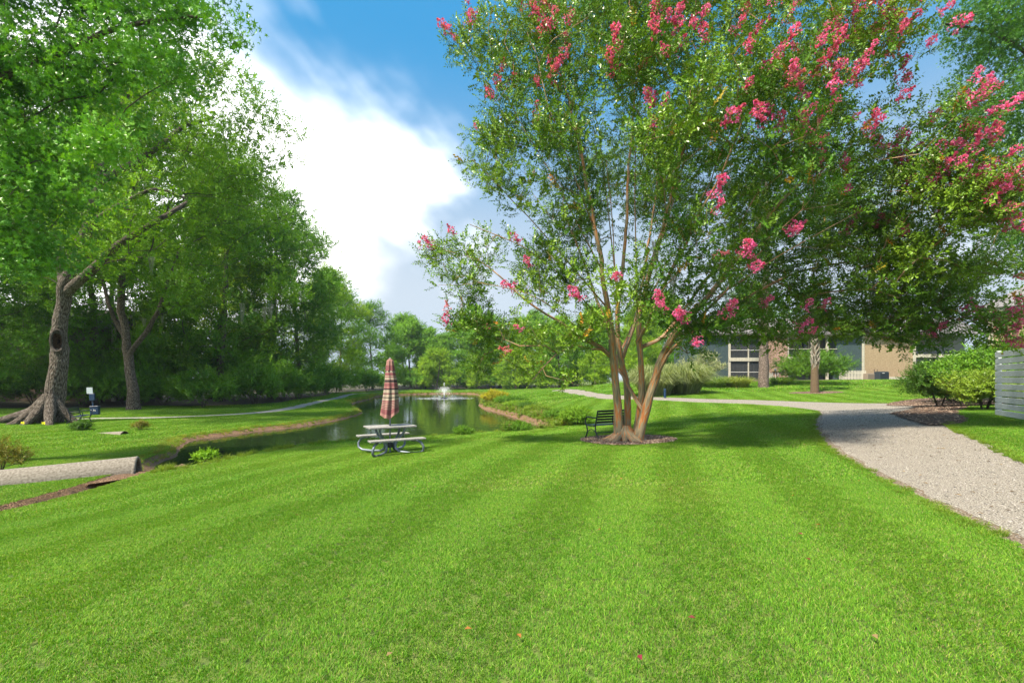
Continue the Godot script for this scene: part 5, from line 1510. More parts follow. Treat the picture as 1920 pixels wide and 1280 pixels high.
func make_table() -> void:
	var base := on(-3.42, 12.75)
	var turn := deg_to_rad(31)
	var t := thing("picnic_table", "weathered pale picnic table with curved blue-grey steel legs by the water", "picnic table", base, turn)
	for k in 5: obj("top_plank", box_mesh(Vector3(1.3, 0.042, 0.142), 0.006), M.plank, t, at(0, 0.745, (k - 2) * 0.148))
	for s in [-1.0, 1.0]:
		for k in 2: obj("seat_plank", box_mesh(Vector3(1.5, 0.042, 0.14), 0.006), M.plank, t, at(0, 0.445, s * (0.62 + k * 0.146)))
		var br := MB.new()
		br.bx(Vector3(s * 0.34, 0.712, 0), Vector3(0.06, 0.024, 0.66), 0.004)
		obj("top_bracket", br.mesh(), M.steel, t)
	for sx in [-1.0, 1.0]:
		for sz in [-1.0, 1.0]:
			var b := MB.new()
			b.rod([Vector3(sx * 0.34, 0.70, sz * 0.24), Vector3(sx * 0.335, 0.6, sz * 0.22), Vector3(sx * 0.27, 0.47, sz * 0.15), Vector3(sx * 0.17, 0.34, sz * 0.09), Vector3(sx * 0.12, 0.22, sz * 0.08), Vector3(sx * 0.13, 0.12, sz * 0.12), Vector3(sx * 0.2, 0.055, sz * 0.22), Vector3(sx * 0.4, 0.035, sz * 0.46), Vector3(sx * 0.6, 0.05, sz * 0.7), Vector3(sx * 0.68, 0.12, sz * 0.8), Vector3(sx * 0.68, 0.24, sz * 0.82), Vector3(sx * 0.62, 0.35, sz * 0.78), Vector3(sx * 0.52, 0.405, sz * 0.7), Vector3(sx * 0.42, 0.405, sz * 0.6)], 0.034, 9)
			obj("leg", b.mesh(), M.steel, t)
			var s2 := MB.new()
			s2.bx(Vector3(sx * 0.5, 0.412, sz * 0.7), Vector3(0.05, 0.02, 0.3), 0.004)
			obj("seat_bracket", s2.mesh(), M.steel, t)
	var hub := MB.new()
	hub.lathe([[0.0, 0.3], [0.075, 0.3], [0.08, 0.16], [0.06, 0.15], [0.0, 0.15]], 16)
	obj("hub", hub.mesh(), M.iron, t)

	var u := thing("patio_umbrella", "closed red and cream striped umbrella standing in the picnic table", "umbrella", base, turn)
	var p := MB.new()
	p.bar(Vector3(0, 0.0, 0), Vector3(0, 2.6, 0), 0.021, 12)
	obj("pole", p.mesh(), M.steel, u)
	var c := MB.new()
	var sides := 96
	var lev := 40
	rng.seed = 55
	for i in lev + 1:
		var k := float(i) / lev
		for j in sides + 1:
			var a := TAU * j / sides
			var fold := cos(a * 7.0 + 0.6 * sin(k * 3.0)) * 0.5 + 0.5
			var rad := lerpf(0.125, 0.265, pow(k, 0.8)) * (1.0 - 0.34 * fold * (0.35 + 0.65 * k)) * (1.0 + 0.06 * wob.get_noise_3d(cos(a) * 70, k * 60, sin(a) * 70))
			var hem := (0.13 * cos(a - 2.2) + 0.05 * fold + 0.03 * wob.get_noise_2d(a * 40, 7)) * pow(k, 6)
			var y := lerpf(2.3, 1.14, k) - hem
			var sway := 0.02 * sin(k * 4.0)
			c.vert(Vector3(cos(a) * rad + sway, y, sin(a) * rad), Vector3(cos(a), 0.15, sin(a)), Vector2(a / TAU * 4.0, 0.16 + 0.82 * k))
	for i in lev:
		for j in sides:
			var q := i * (sides + 1) + j
			c.face(q, q + 1, q + sides + 1)
			c.face(q + 1, q + sides + 2, q + sides + 1)
	var can := c.mesh()
	var sf := SurfaceTool.new()
	sf.create_from(can, 0)
	sf.generate_normals()
	obj("canopy", sf.commit(), M.canopy, u)
	var v := MB.new()
	for i in 13:
		var k := i / 12.0
		for j in sides + 1:
			var a := TAU * j / sides
			var fold := cos(a * 7.0 + 0.4) * 0.5 + 0.5
			var rad := (lerpf(0.085, 0.138, pow(k, 0.7)) if i > 0 else 0.03) * (1.0 - 0.22 * fold)
			v.vert(Vector3(cos(a) * rad, lerpf(2.62, 2.27, k) + (0.02 if i == 0 else 0.0), sin(a) * rad), Vector3(cos(a), 0.3, sin(a)), Vector2(a / TAU * 4.0, 0.02 + 0.1 * k))
	for i in 12:
		for j in sides:
			var q := i * (sides + 1) + j
			v.face(q, q + 1, q + sides + 1)
			v.face(q + 1, q + sides + 2, q + sides + 1)
	var s3 := SurfaceTool.new()
	s3.create_from(v.mesh(), 0)
	s3.generate_normals()
	obj("top_vent", s3.commit(), M.canopy, u)
	for k in 7:
		var rb := MB.new()
		var a := TAU * k / 7.0 + 0.3
		rb.bar(Vector3(cos(a) * 0.09, 1.9, sin(a) * 0.09), Vector3(cos(a) * 0.13, 1.1 - 0.05 * cos(a - 2.2), sin(a) * 0.13), 0.008, 5)
		obj("rib", rb.mesh(), M.white, u)
	var fin := MB.new()
	fin.lathe([[0.0, 2.68], [0.02, 2.665], [0.03, 2.64], [0.02, 2.615], [0.0, 2.61]], 12)
	obj("finial", fin.mesh(), M.plank, u)

func make_small_things() -> void:
	# concrete pipe
	var a := Vector3(-9.95, -0.8, -12.05)
	var e := Vector3(-14.6, -1.02, -9.4)
	var t := thing("culvert_pipe", "big round concrete drain pipe lying half sunk at the end of the pond", "pipe", a)
	var dirn := (e - a).normalized()
	var b := MB.new()
	var pp := PackedVector3Array()
	var rr := PackedFloat32Array()
	for k in 30:
		pp.append((e - a) * k / 29.0)
		rr.append(0.42)
	b.tube(pp, rr, 28, false)
	obj("pipe_barrel", b.mesh(), M.concrete, t)
	var inner := MB.new()
	inner.tube(PackedVector3Array([-dirn * 0.018, dirn * 1.5]), PackedFloat32Array([0.34, 0.34]), 28, false)
	obj("bore", inner.mesh(), M.concrete, t)
	var rim := MB.new()
	var ring := []
	var sx := dirn.cross(Vector3.UP).normalized()
	var sy := sx.cross(dirn)
	for k in 33: ring.append((sx * cos(k * TAU / 32) + sy * sin(k * TAU / 32)) * 0.38)
	rim.rod(ring, 0.05, 8)
	obj("rim", rim.mesh(), M.concrete, t)

	# second pipe end poking from the turf
	var s := thing("drain_pipe", "small grey pipe end poking out of the far lawn near a sprig of weeds", "pipe", on(-17.3, 20.3, -0.02))
	b = MB.new()
	b.tube(PackedVector3Array([Vector3(-1.4, -0.12, -0.25), Vector3(0, -0.02, 0)]), PackedFloat32Array([0.2, 0.2]), 18, false)
	obj("pipe_barrel", b.mesh(), M.concrete, s)
	b = MB.new()
	b.tube(PackedVector3Array([Vector3(-0.5, -0.05, -0.09), Vector3(0.012, -0.018, 0.002)]), PackedFloat32Array([0.16, 0.165]), 18, false)
	obj("bore", b.mesh(), M.concrete, s)

	bench("dark iron bench half hidden behind the crape myrtle stems", on(2.95, 14.3, 0.0), PI + 0.5, 1.12)
	bench("dark iron bench at the foot of the hollow tree across the water", on(-23.3, 24.5, 0.0), 2.05)

	# pet waste station
	var w := thing("waste_station", "dark blue pet waste station with a pale sign on its post beside the far path", "waste station", on(-26.9, 29.3), 0.35)
	w.scale = Vector3.ONE * 0.86
	w.rotation.z = 0.05
	b = MB.new()
	b.bx(Vector3(-0.08, 1.0, 0), Vector3(0.09, 2.0, 0.05), 0.006)
	obj("post", b.mesh(), M.navy, w)
	obj("sign_panel", box_mesh(Vector3(0.36, 0.46, 0.012), 0.003), M.sign, w, at(-0.2, 1.85, 0.034))
	obj("bag_dispenser", box_mesh(Vector3(0.32, 0.52, 0.13), 0.02), M.navy, w, at(-0.04, 1.36, 0.095))
	b = MB.new()
	b.bx(Vector3(0.08, 0.34, 0.1), Vector3(0.5, 0.6, 0.34), 0.03)
	b.bx(Vector3(0.08, 0.66, 0.1), Vector3(0.54, 0.05, 0.38), 0.02)
	obj("bin", b.mesh(), M.navy, w)
	for k in 2:      # a white dog and a white figure printed on the bin
		var mk := MB.new()
		var x0 := -0.08 + k * 0.2
		if k == 1:
			mk.bx(Vector3(x0, 0.36, 0.272), Vector3(0.13, 0.05, 0.004))
			for q in [-0.05, 0.05]: mk.bx(Vector3(x0 + q, 0.315, 0.272), Vector3(0.022, 0.05, 0.004))
			mk.bx(Vector3(x0 - 0.055, 0.41, 0.272), Vector3(0.05, 0.055, 0.004))
		else:
			mk.box(Transform3D(Basis(Vector3.BACK, 0.5), Vector3(x0, 0.37, 0.272)), Vector3(0.04, 0.12, 0.004))
			mk.box(Transform3D(Basis(Vector3.BACK, 1.3), Vector3(x0 + 0.02, 0.33, 0.272)), Vector3(0.03, 0.1, 0.004))
		obj("symbol", mk.mesh(), M.white, w)

	# two little yellow marker flags
	for k in 2:
		var f := thing("marker_flag", ["small yellow marker flag under the hollow, the one nearer the long root", "small yellow marker flag at the hollow tree, the one nearer the bench"][k], "marker flag", on(-24.75 + k * 1.0, 22.9 + 0.05 * k), 0.3, "yellow marker flags at the hollow tree")
		f.scale = Vector3.ONE * 0.7
		b = MB.new()
		b.bar(Vector3.ZERO, Vector3(0, 0.3, 0), 0.006, 5)
		obj("stake", b.mesh(), M.iron, f)
		b = MB.new()
		for q in 4: b.quad(Vector3(q * 0.05, 0.31, 0.01 * sin(q * 2.0)), Vector3(q * 0.05 + 0.05, 0.3, 0.01 * sin(q * 2.0 + 2)), Vector3(q * 0.05 + 0.05, 0.15 - q * 0.01, 0.015 * sin(q * 2.0 + 2)), Vector3(q * 0.05, 0.15, 0.01 * sin(q * 2.0)))
		obj("flag", b.mesh(), M.yellow, f)

	# low path lights
	for q in [[11.74, 34.9, "dark path light standing before the pampas grass"], [8.95, 35.6, "dark path light seen between the crape myrtle stems"]]:
		var l := thing("bollard_light", q[2], "path light", on(q[0], q[1]), 0.0, "low lights along the gravel path")
		b = MB.new()
		b.lathe([[0.0, 0.62], [0.085, 0.62], [0.09, 0.6], [0.09, 0.02], [0.1, 0.0]], 16)
		obj("body", b.mesh(), M.navy, l)
		b = MB.new()
		b.lathe([[0.0, 0.71], [0.06, 0.705], [0.105, 0.68], [0.105, 0.655], [0.0, 0.65]], 16)
		obj("cap", b.mesh(), M.navy, l)
		b = MB.new()
		b.lathe([[0.07, 0.655], [0.07, 0.615]], 12)
		obj("lens", b.mesh(), M.sign, l)

func make_fountain() -> void:
	rng.seed = 303
	var t := thing("fountain", "white spraying fountain on a float out in the pond", "fountain", Vector3(-9.7, WATER, -65.0))
	var b := MB.new()
	b.lathe([[0.0, 0.16], [0.4, 0.14], [0.55, 0.06], [0.55, -0.1], [0.0, -0.1]], 20)
	obj("float", b.mesh(), M.iron, t)
	b = MB.new()
	b.lathe([[0.0, 0.4], [0.07, 0.38], [0.1, 0.1], [0.0, 0.08]], 12)
	obj("nozzle", b.mesh(), M.steel, t)
	var drop := MB.new()
	drop.lathe([[0.0, 1.0], [0.7, 0.6], [1.0, 0.0], [0.7, -0.6], [0.0, -1.0]], 6)
	var pl := []
	var ti := PackedColorArray()
	for k in 3600:
		var a := rf(0, TAU)
		var up := rf(3.9, 5.1)
		var outv := rf(0.4, 1.5) * (1.0 if rng.randf() < 0.8 else 1.5)
		if k % 12 == 0:
			up = 6.0; outv = rf(0.0, 0.2)
		var life := (up + sqrt(up * up + 2.0 * 9.8 * 0.35)) / 9.8
		var s := rng.randf() * life
		var r := outv * s
		var y := 0.35 + up * s - 4.9 * s * s
		var v := Vector3(cos(a) * outv, up - 9.8 * s, sin(a) * outv)
		var p := Vector3(cos(a) * r, maxf(y, 0.02), sin(a) * r) + rdir() * 0.06 * s
		var sz := rf(0.004, 0.010)
		pl.append(Transform3D(basis_y(v, 0).scaled_local(Vector3(sz, sz * 2.6, sz)), p))
		ti.append(Color.WHITE)
	tag(many("spray", drop.mesh(), M.spray, pl, ti, t), "", "", "", "stuff")
	var fl := MB.new()
	var ring := []
	for k in 8: ring.append(Vector3(cos(k * TAU / 8) * rf(0.7, 1.2), 0, sin(k * TAU / 8) * rf(0.7, 1.2)))
	fl.poly_face(ring, Vector3.UP)
	pl = []
	ti = PackedColorArray()
	for k in 1700:
		var a := rf(0, TAU)
		var r := 0.9 + 3.4 * pow(rng.randf(), 0.7)
		var s := rf(0.02, 0.07)
		pl.append(Transform3D(Basis(Vector3.UP, rf(0, TAU)).scaled(Vector3(s, 1, s)), Vector3(cos(a) * r, 0.008 + k * 2e-6, sin(a) * r)))
		ti.append(Color.WHITE)
	tag(many("splash_foam", fl.mesh(), M.foam, pl, ti, t), "", "", "", "stuff")

# a clapboard field: each board a mesh of its own
func boards(parent: Node3D, m: Material, x0: float, x1: float, y0: float, y1: float, z: float, pitch: float) -> void:
	var n := int((y1 - y0) / pitch)
	var mesh := box_mesh(Vector3(x1 - x0, pitch * 1.04, 0.02), 0.002)
	for k in n:
		obj("siding_board", mesh, m, parent, Transform3D(Basis(Vector3.RIGHT, 0.1), Vector3((x0 + x1) / 2, y0 + (k + 0.5) * pitch, z)))

func block(called: String, parent: Node3D, m: Material, x0: float, x1: float, y0: float, y1: float, z0: float, z1: float, bev := 0.008) -> MeshInstance3D:
	return obj(called, box_mesh(Vector3(x1 - x0, y1 - y0, z1 - z0), bev), m, parent, at((x0 + x1) / 2, (y0 + y1) / 2, (z0 + z1) / 2))

func window(parent: Node3D, x0: float, x1: float, y0: float, y1: float, z: float) -> void:
	var f := MB.new()
	for q in [[x0, x0 + 0.1, y0, y1], [x1 - 0.1, x1, y0, y1], [x0 + 0.1, x1 - 0.1, y1 - 0.1, y1], [x0 + 0.1, x1 - 0.1, y0, y0 + 0.1]]:
		f.bx(Vector3((q[0] + q[1]) / 2, (q[2] + q[3]) / 2, z), Vector3(q[1] - q[0], q[3] - q[2], 0.1), 0.006)
	var w := obj("window", f.mesh(), M.cream, parent)
	obj("pane", box_mesh(Vector3(x1 - x0 - 0.2, y1 - y0 - 0.2, 0.02)), M.glass, w, at((x0 + x1) / 2, (y0 + y1) / 2, z - 0.02))
	obj("glazing_bar", box_mesh(Vector3(0.04, y1 - y0 - 0.2, 0.04)), M.cream, w, at((x0 + x1) / 2, (y0 + y1) / 2, z + 0.005))

func picket_fence(label: String, where: Vector3, turn: float, n: int, tilt := 0.0) -> void:
	var t := thing("picket_fence", label, "fence", where, turn, "cream picket fences before the flats")
	t.rotation.x = tilt
	var pk := MB.new()
	pk.bx(Vector3(0, 0.52, 0), Vector3(0.1, 1.04, 0.025), 0.004)
	pk.box(Transform3D(Basis(Vector3.BACK, PI / 4), Vector3(0, 1.04, 0)), Vector3(0.07, 0.07, 0.024), 0.003)
	var pm := pk.mesh()
	for k in n: obj("picket", pm, M.picket, t, at((k - (n - 1) / 2.0) * 0.17, 0, 0.03 if k % 2 else 0.045))
	for y in [0.25, 0.8]: obj("rail", box_mesh(Vector3(n * 0.17, 0.08, 0.035), 0.004), M.picket, t, at(0, y, 0))

func make_flats() -> void:
	var z := -55.0
	var t := thing("apartment_building", "two-storey flats in teal and beige boards with cream porches and a brick bay", "building", Vector3(0, 1.6, z))
	var h := 5.7
	block("wall", t, M.teal, 22.8, 26.2, -0.6, h, -9, -0.06)
	boards(t, M.teal, 22.8, 26.2, 0.1, h, -0.03, 0.19)
	# screened porch, two storeys
	block("back_wall", t, M.screen, 26.2, 31.0, -0.6, h, -9, -2.2)
	block("porch_floor", t, M.cream, 26.2, 31.0, 2.3, 2.72, -2.2, 0.12)
	block("porch_slab", t, M.concrete, 26.2, 31.0, -0.6, 0.06, -2.2, 0.1)
	block("fascia", t, M.cream, 26.2, 31.0, h - 0.35, h, -2.2, 0.12)
	for x in [26.2, 28.55, 30.85]:
		block("post", t, M.cream, x - 0.01, x + (0.24 if x < 27 else 0.12), 0.06, 2.3, -0.1, 0.06)
		block("post", t, M.cream, x - 0.01, x + (0.24 if x < 27 else 0.12), 2.72, h - 0.35, -0.1, 0.06)
	for y in [0.95, 3.6]: block("rail", t, M.white, 26.44, 30.85, y, y + 0.06, -0.05, 0.02)
	for k in 22: block("baluster", t, M.iron, 26.6 + k * 0.19, 26.62 + k * 0.19, 2.72, 3.6, -0.03, -0.01, 0.0)
	for q in [[26.44, 28.54], [28.68, 30.84]]:
		block("insect_screen", t, M.mesh, q[0], q[1], 0.06, 2.3, -0.03, -0.026, 0.0)
		block("insect_screen", t, M.mesh, q[0], q[1], 2.72, 5.35, -0.045, -0.041, 0.0)
	for q in [[27.3, 28.3], [29.0, 30.4]]:
		window(t, q[0], q[1], 0.25, 2.1, -2.1)
		window(t, q[0], q[1], 2.95, 4.9, -2.1)
	# brick bay with the meters
	block("brick_wall", t, M.brick, 31.0, 33.2, -0.6, h + 0.6, -9, 0.25)
	var mt := block("meter_panel", t, M.beige, 31.3, 32.6, 1.05, 1.5, 0.25, 0.38)
	for x in [31.6, 32.3]:
		var g := MB.new()
		g.tube(PackedVector3Array([Vector3(x - 31.95, 0, 0.05), Vector3(x - 31.95, 0, 0.2)]), PackedFloat32Array([0.12, 0.11]), 14)
		obj("meter", g.mesh(), M.steel, mt)
	for x in [31.7, 32.0]: block("conduit", t, M.white, x, x + 0.05, 0.1, 1.05, 0.26, 0.31)
	# open entry with balcony
	block("back_wall", t, M.dark, 33.2, 39.3, -0.6, h, -9, -2.4)
	block("balcony", t, M.cream, 33.2, 39.3, 2.3, 2.85, -2.4, 0.2)
	block("porch_slab", t, M.concrete, 33.2, 39.3, -0.6, 0.08, -2.4, 0.2)
	block("fascia", t, M.cream, 33.2, 39.3, h - 0.35, h, -2.4, 0.2)
	for x in [33.2, 38.0]:
		block("post", t, M.cream, x, x + 0.24, 0.08, 2.3, -0.1, 0.12)
		block("post", t, M.cream, x, x + 0.24, 2.85, h - 0.35, -0.1, 0.12)
	block("door", t, M.door, 33.75, 34.6, 0.08, 2.1, -1.4, -1.34)
	block("rail", t, M.cream, 33.5, 39.3, 3.75, 3.82, 0.02, 0.08)
	for k in 30: block("baluster", t, M.iron, 33.5 + k * 0.195, 33.52 + k * 0.195, 2.85, 3.75, 0.03, 0.05, 0.0)
	window(t, 35.5, 37.4, 0.6, 2.0, -2.3)
	window(t, 35.5, 37.4, 3.1, 4.9, -2.3)
	block("wall", t, M.teal, 39.3, 42.35, -0.6, h, -9, -0.06)
	boards(t, M.teal, 39.3, 42.35, 0.1, h, -0.03, 0.19)
	block("corner_trim", t, M.cream, 42.35, 42.62, -0.3, h, -0.2, 0.06)
	block("wall", t, M.beige, 42.62, 48.5, -0.6, h, -9, -0.06)
	boards(t, M.beige, 42.62, 48.5, 0.42, h, -0.03, 0.2)
	block("base_trim", t, M.cream, 42.62, 48.5, 0.1, 0.42, -0.06, 0.03)
	block("corner_trim", t, M.cream, 48.5, 48.85, -0.3, h, -0.2, 0.06)
	block("back_wall", t, M.screen, 48.85, 57.0, -0.6, h, -9, -2.2)
	block("porch_floor", t, M.cream, 48.85, 57.0, 2.75, 3.15, -2.2, 0.1)
	block("wall", t, M.beige, 48.85, 57.0, -0.6, 0.7, -2.2, 0.02)
	for x in [51.6, 54.2]: block("post", t, M.cream, x, x + 0.18, 0.7, 2.75, -0.1, 0.04)
	for q in [[48.85, 51.6], [51.78, 54.2]]: block("insect_screen", t, M.mesh, q[0], q[1], 0.7, 2.75, -0.03, -0.026, 0.0)
	window(t, 49.3, 50.6, 0.9, 2.5, -2.1)
	# roof
	var r := MB.new()
	for q in [[0.5, h - 0.05, h + 2.4, -4.5], [-9.5, h - 0.05, h + 2.4, -4.5]]:
		r.quad(Vector3(22.2, q[1], q[0]), Vector3(57.5, q[1], q[0]), Vector3(57.5, q[2], q[3]), Vector3(22.2, q[2], q[3]))
		r.quad(Vector3(22.2, q[1] - 0.2, q[0]), Vector3(57.5, q[1] - 0.2, q[0]), Vector3(57.5, q[2] - 0.2, q[3]), Vector3(22.2, q[2] - 0.2, q[3]))
		r.quad(Vector3(22.2, q[1] - 0.2, q[0]), Vector3(57.5, q[1] - 0.2, q[0]), Vector3(57.5, q[1], q[0]), Vector3(22.2, q[1], q[0]))
	r.tri(Vector3(22.7, h - 0.1, 0), Vector3(22.7, h - 0.1, -9), Vector3(22.7, h + 2.2, -4.5))
	obj("roof", r.mesh(), M.roof, t)

	picket_fence("short cream picket fence beside the pampas grass and the teal wall", on(21.3, 51.5, 0.0), 0.0, 11)
	picket_fence("leaning white picket fence panel beside the pine trunk before the brick bay", on(28.4, 50.2, 0.0), 0.25, 9, -0.3)
	picket_fence("cream picket fence before the second teal wall next to the air conditioners", Vector3(40.6, 1.68, -54.2), 0.0, 19)

	var ac := thing("air_conditioner", "large dark grey air conditioner standing before the beige boarded wall", "air conditioner", Vector3(43.9, 1.68, -54.0), 0.0, "air conditioners by the beige wall")
	block("case", ac, M.ac, -0.55, 0.55, 0, 0.92, -0.45, 0.45, 0.02)
	for k in 9: block("louvre", ac, M.iron, -0.5, 0.5, 0.08 + k * 0.085, 0.1 + k * 0.085, 0.452, 0.47, 0.0)
	block("name_plate", ac, M.white, -0.28, -0.02, 0.74, 0.8, 0.455, 0.475, 0.0)
	block("top_grille", ac, M.iron, -0.45, 0.45, 0.92, 0.96, -0.4, 0.4, 0.02)
	for x in [-0.5, -0.15]: block("pipe", ac, M.iron, x, x + 0.04, 0.9, 1.25, -0.5, -0.46, 0.0)
	var ac2 := thing("air_conditioner", "smaller tan air conditioner case at the end of the picket fence", "air conditioner", Vector3(42.3, 1.66, -53.9), 0.0, "air conditioners by the beige wall")
	block("case", ac2, M.tan_box, -0.42, 0.42, 0, 0.74, -0.35, 0.35, 0.02)
	for k in 7: block("louvre", ac2, M.brown, -0.36, 0.36, 0.07 + k * 0.09, 0.085 + k * 0.09, 0.352, 0.365, 0.0)
	block("top_grille", ac2, M.tan_box, -0.36, 0.36, 0.74, 0.77, -0.3, 0.3, 0.01)

	# the nearer brick house at the edge of the picture
	var k := thing("brick_house", "brick house with a grey shingle roof behind the shrubs and slatted fence", "building", on(32.6, 31.0), deg_to_rad(-47))
	block("wall", k, M.brick, 0, 11, -0.6, 5.5, -9, 0)
	block("fascia", k, M.cream, -0.5, 11.5, 5.3, 5.6, -9.4, 0.45)
	window(k, 1.6, 3.0, 3.4, 4.8, 0.03)
	window(k, 1.6, 3.0, 0.7, 2.2, 0.03)
	block("corner_board", k, M.cream, -0.12, 0.16, -0.3, 5.3, -0.1, 0.06)
	r = MB.new()
	for q in [0.6, -9.6]:
		r.quad(Vector3(-0.7, 5.6, q), Vector3(11.7, 5.6, q), Vector3(11.7, 7.6, -4.5), Vector3(1.8, 7.6, -4.5))
	r.tri(Vector3(-0.7, 5.6, 0.6), Vector3(-0.7, 5.6, -9.6), Vector3(1.8, 7.6, -4.5))
	obj("roof", r.mesh(), M.roof, k)

	# the dim brown house behind the hollow tree
	var o := thing("brown_house", "dim brown boarded house behind the hollow tree and its bushes", "building", on(-43.5, 42.0), 0.25)
	block("wall", o, M.brown, -9, 5.5, -0.5, 7.0, -8, 0)
	boards(o, M.brown, -9, 5.5, 0.1, 7.0, 0.03, 0.24)
	window(o, -2.6, -1.2, 3.6, 5.2, 0.05)
	window(o, 1.2, 2.6, 0.9, 2.4, 0.05)
	block("corner_trim", o, M.cream, 5.5, 5.75, -0.3, 7.0, -0.2, 0.1)
	r = MB.new()
	for q in [0.6, -8.6]: r.quad(Vector3(-9.5, 6.9, q), Vector3(6, 6.9, q), Vector3(6, 9.2, -4), Vector3(-9.5, 9.2, -4))
	r.tri(Vector3(5.6, 6.9, 0), Vector3(5.6, 6.9, -8), Vector3(5.6, 9.1, -4))
	obj("roof", r.mesh(), M.roof, o)
	block("porch_beam", o, M.cream, 5.75, 8.2, 3.1, 3.35, -1.0, 0.3)
	r = MB.new()
	r.quad(Vector3(5.7, 4.6, 0.4), Vector3(8.6, 3.35, 0.4), Vector3(8.6, 3.35, -4), Vector3(5.7, 4.6, -4))
	obj("porch_roof", r.mesh(), M.cream, o)
	block("porch_wall", o, M.brown, 5.75, 8.0, -0.4, 3.1, -4, -0.6)

func make_fence() -> void:
	var a := Vector2(14.15, 13.3)
	var e := Vector2(11.6, 9.4)
	var t := thing("slatted_fence", "pale grey fence of wide horizontal boards, stained green at its foot", "fence", Vector3(a.x, 0.62, -a.y), atan2(a.y - e.y, e.x - a.x) * -1.0)
	var l := a.distance_to(e)
	rng.seed = 21
	for k in 10: obj("fence_board", box_mesh(Vector3(l, 0.152, 0.022), 0.005), M.fence, t, Transform3D(Basis(Vector3.BACK, rf(-0.003, 0.003)), Vector3(l / 2, 0.1 + k * 0.183, rf(-0.004, 0.004))))
	for x in [0.06, l * 0.5, l - 0.06]:
		obj("post", box_mesh(Vector3(0.09, 1.95, 0.09), 0.006), M.fence, t, at(x, 0.9, -0.06))

func grass_clump(called: String, label: String, where: Vector3, h: float, r: float, n: int, sd: int, c0: Color, c1: Color, group := "") -> void:
	rng.seed = sd
	var t := thing(called, label, "ornamental grass", where, 0.0, group)
	var b := MB.new()
	for k in n:
		var a := rf(0, TAU)
		var d := Vector3(cos(a), 0, sin(a))
		var p := d * r * 0.6 * sqrt(rng.randf())
		var hh := h * rf(0.6, 1.05)
		var out := r * pow(rng.randf(), 0.6) * 1.1
		hh *= 1.0 - 0.25 * pow(out / r, 2)
		b.col = c0.lerp(c1, rng.randf()) * rf(0.75, 1.15)
		var s := d.cross(Vector3.UP).rotated(Vector3.UP, rf(-1, 1)) * rf(0.012, 0.022)
		var q := [p, p + d * out * 0.25 + Vector3(0, hh * 0.6, 0), p + d * out * 0.65 + Vector3(0, hh * 0.95, 0), p + d * out * rf(0.95, 1.15) + Vector3(0, hh * rf(0.6, 1.08), 0)]
		for j in 3:
			var w0: float = [1.0, 1.0, 0.7][j]
			var w1: float = [1.0, 0.7, 0.1][j]
			b.quad(q[j] - s * w0, q[j] + s * w0, q[j + 1] + s * w1, q[j + 1] - s * w1)
	obj("blades", b.mesh(), M.grass, t)

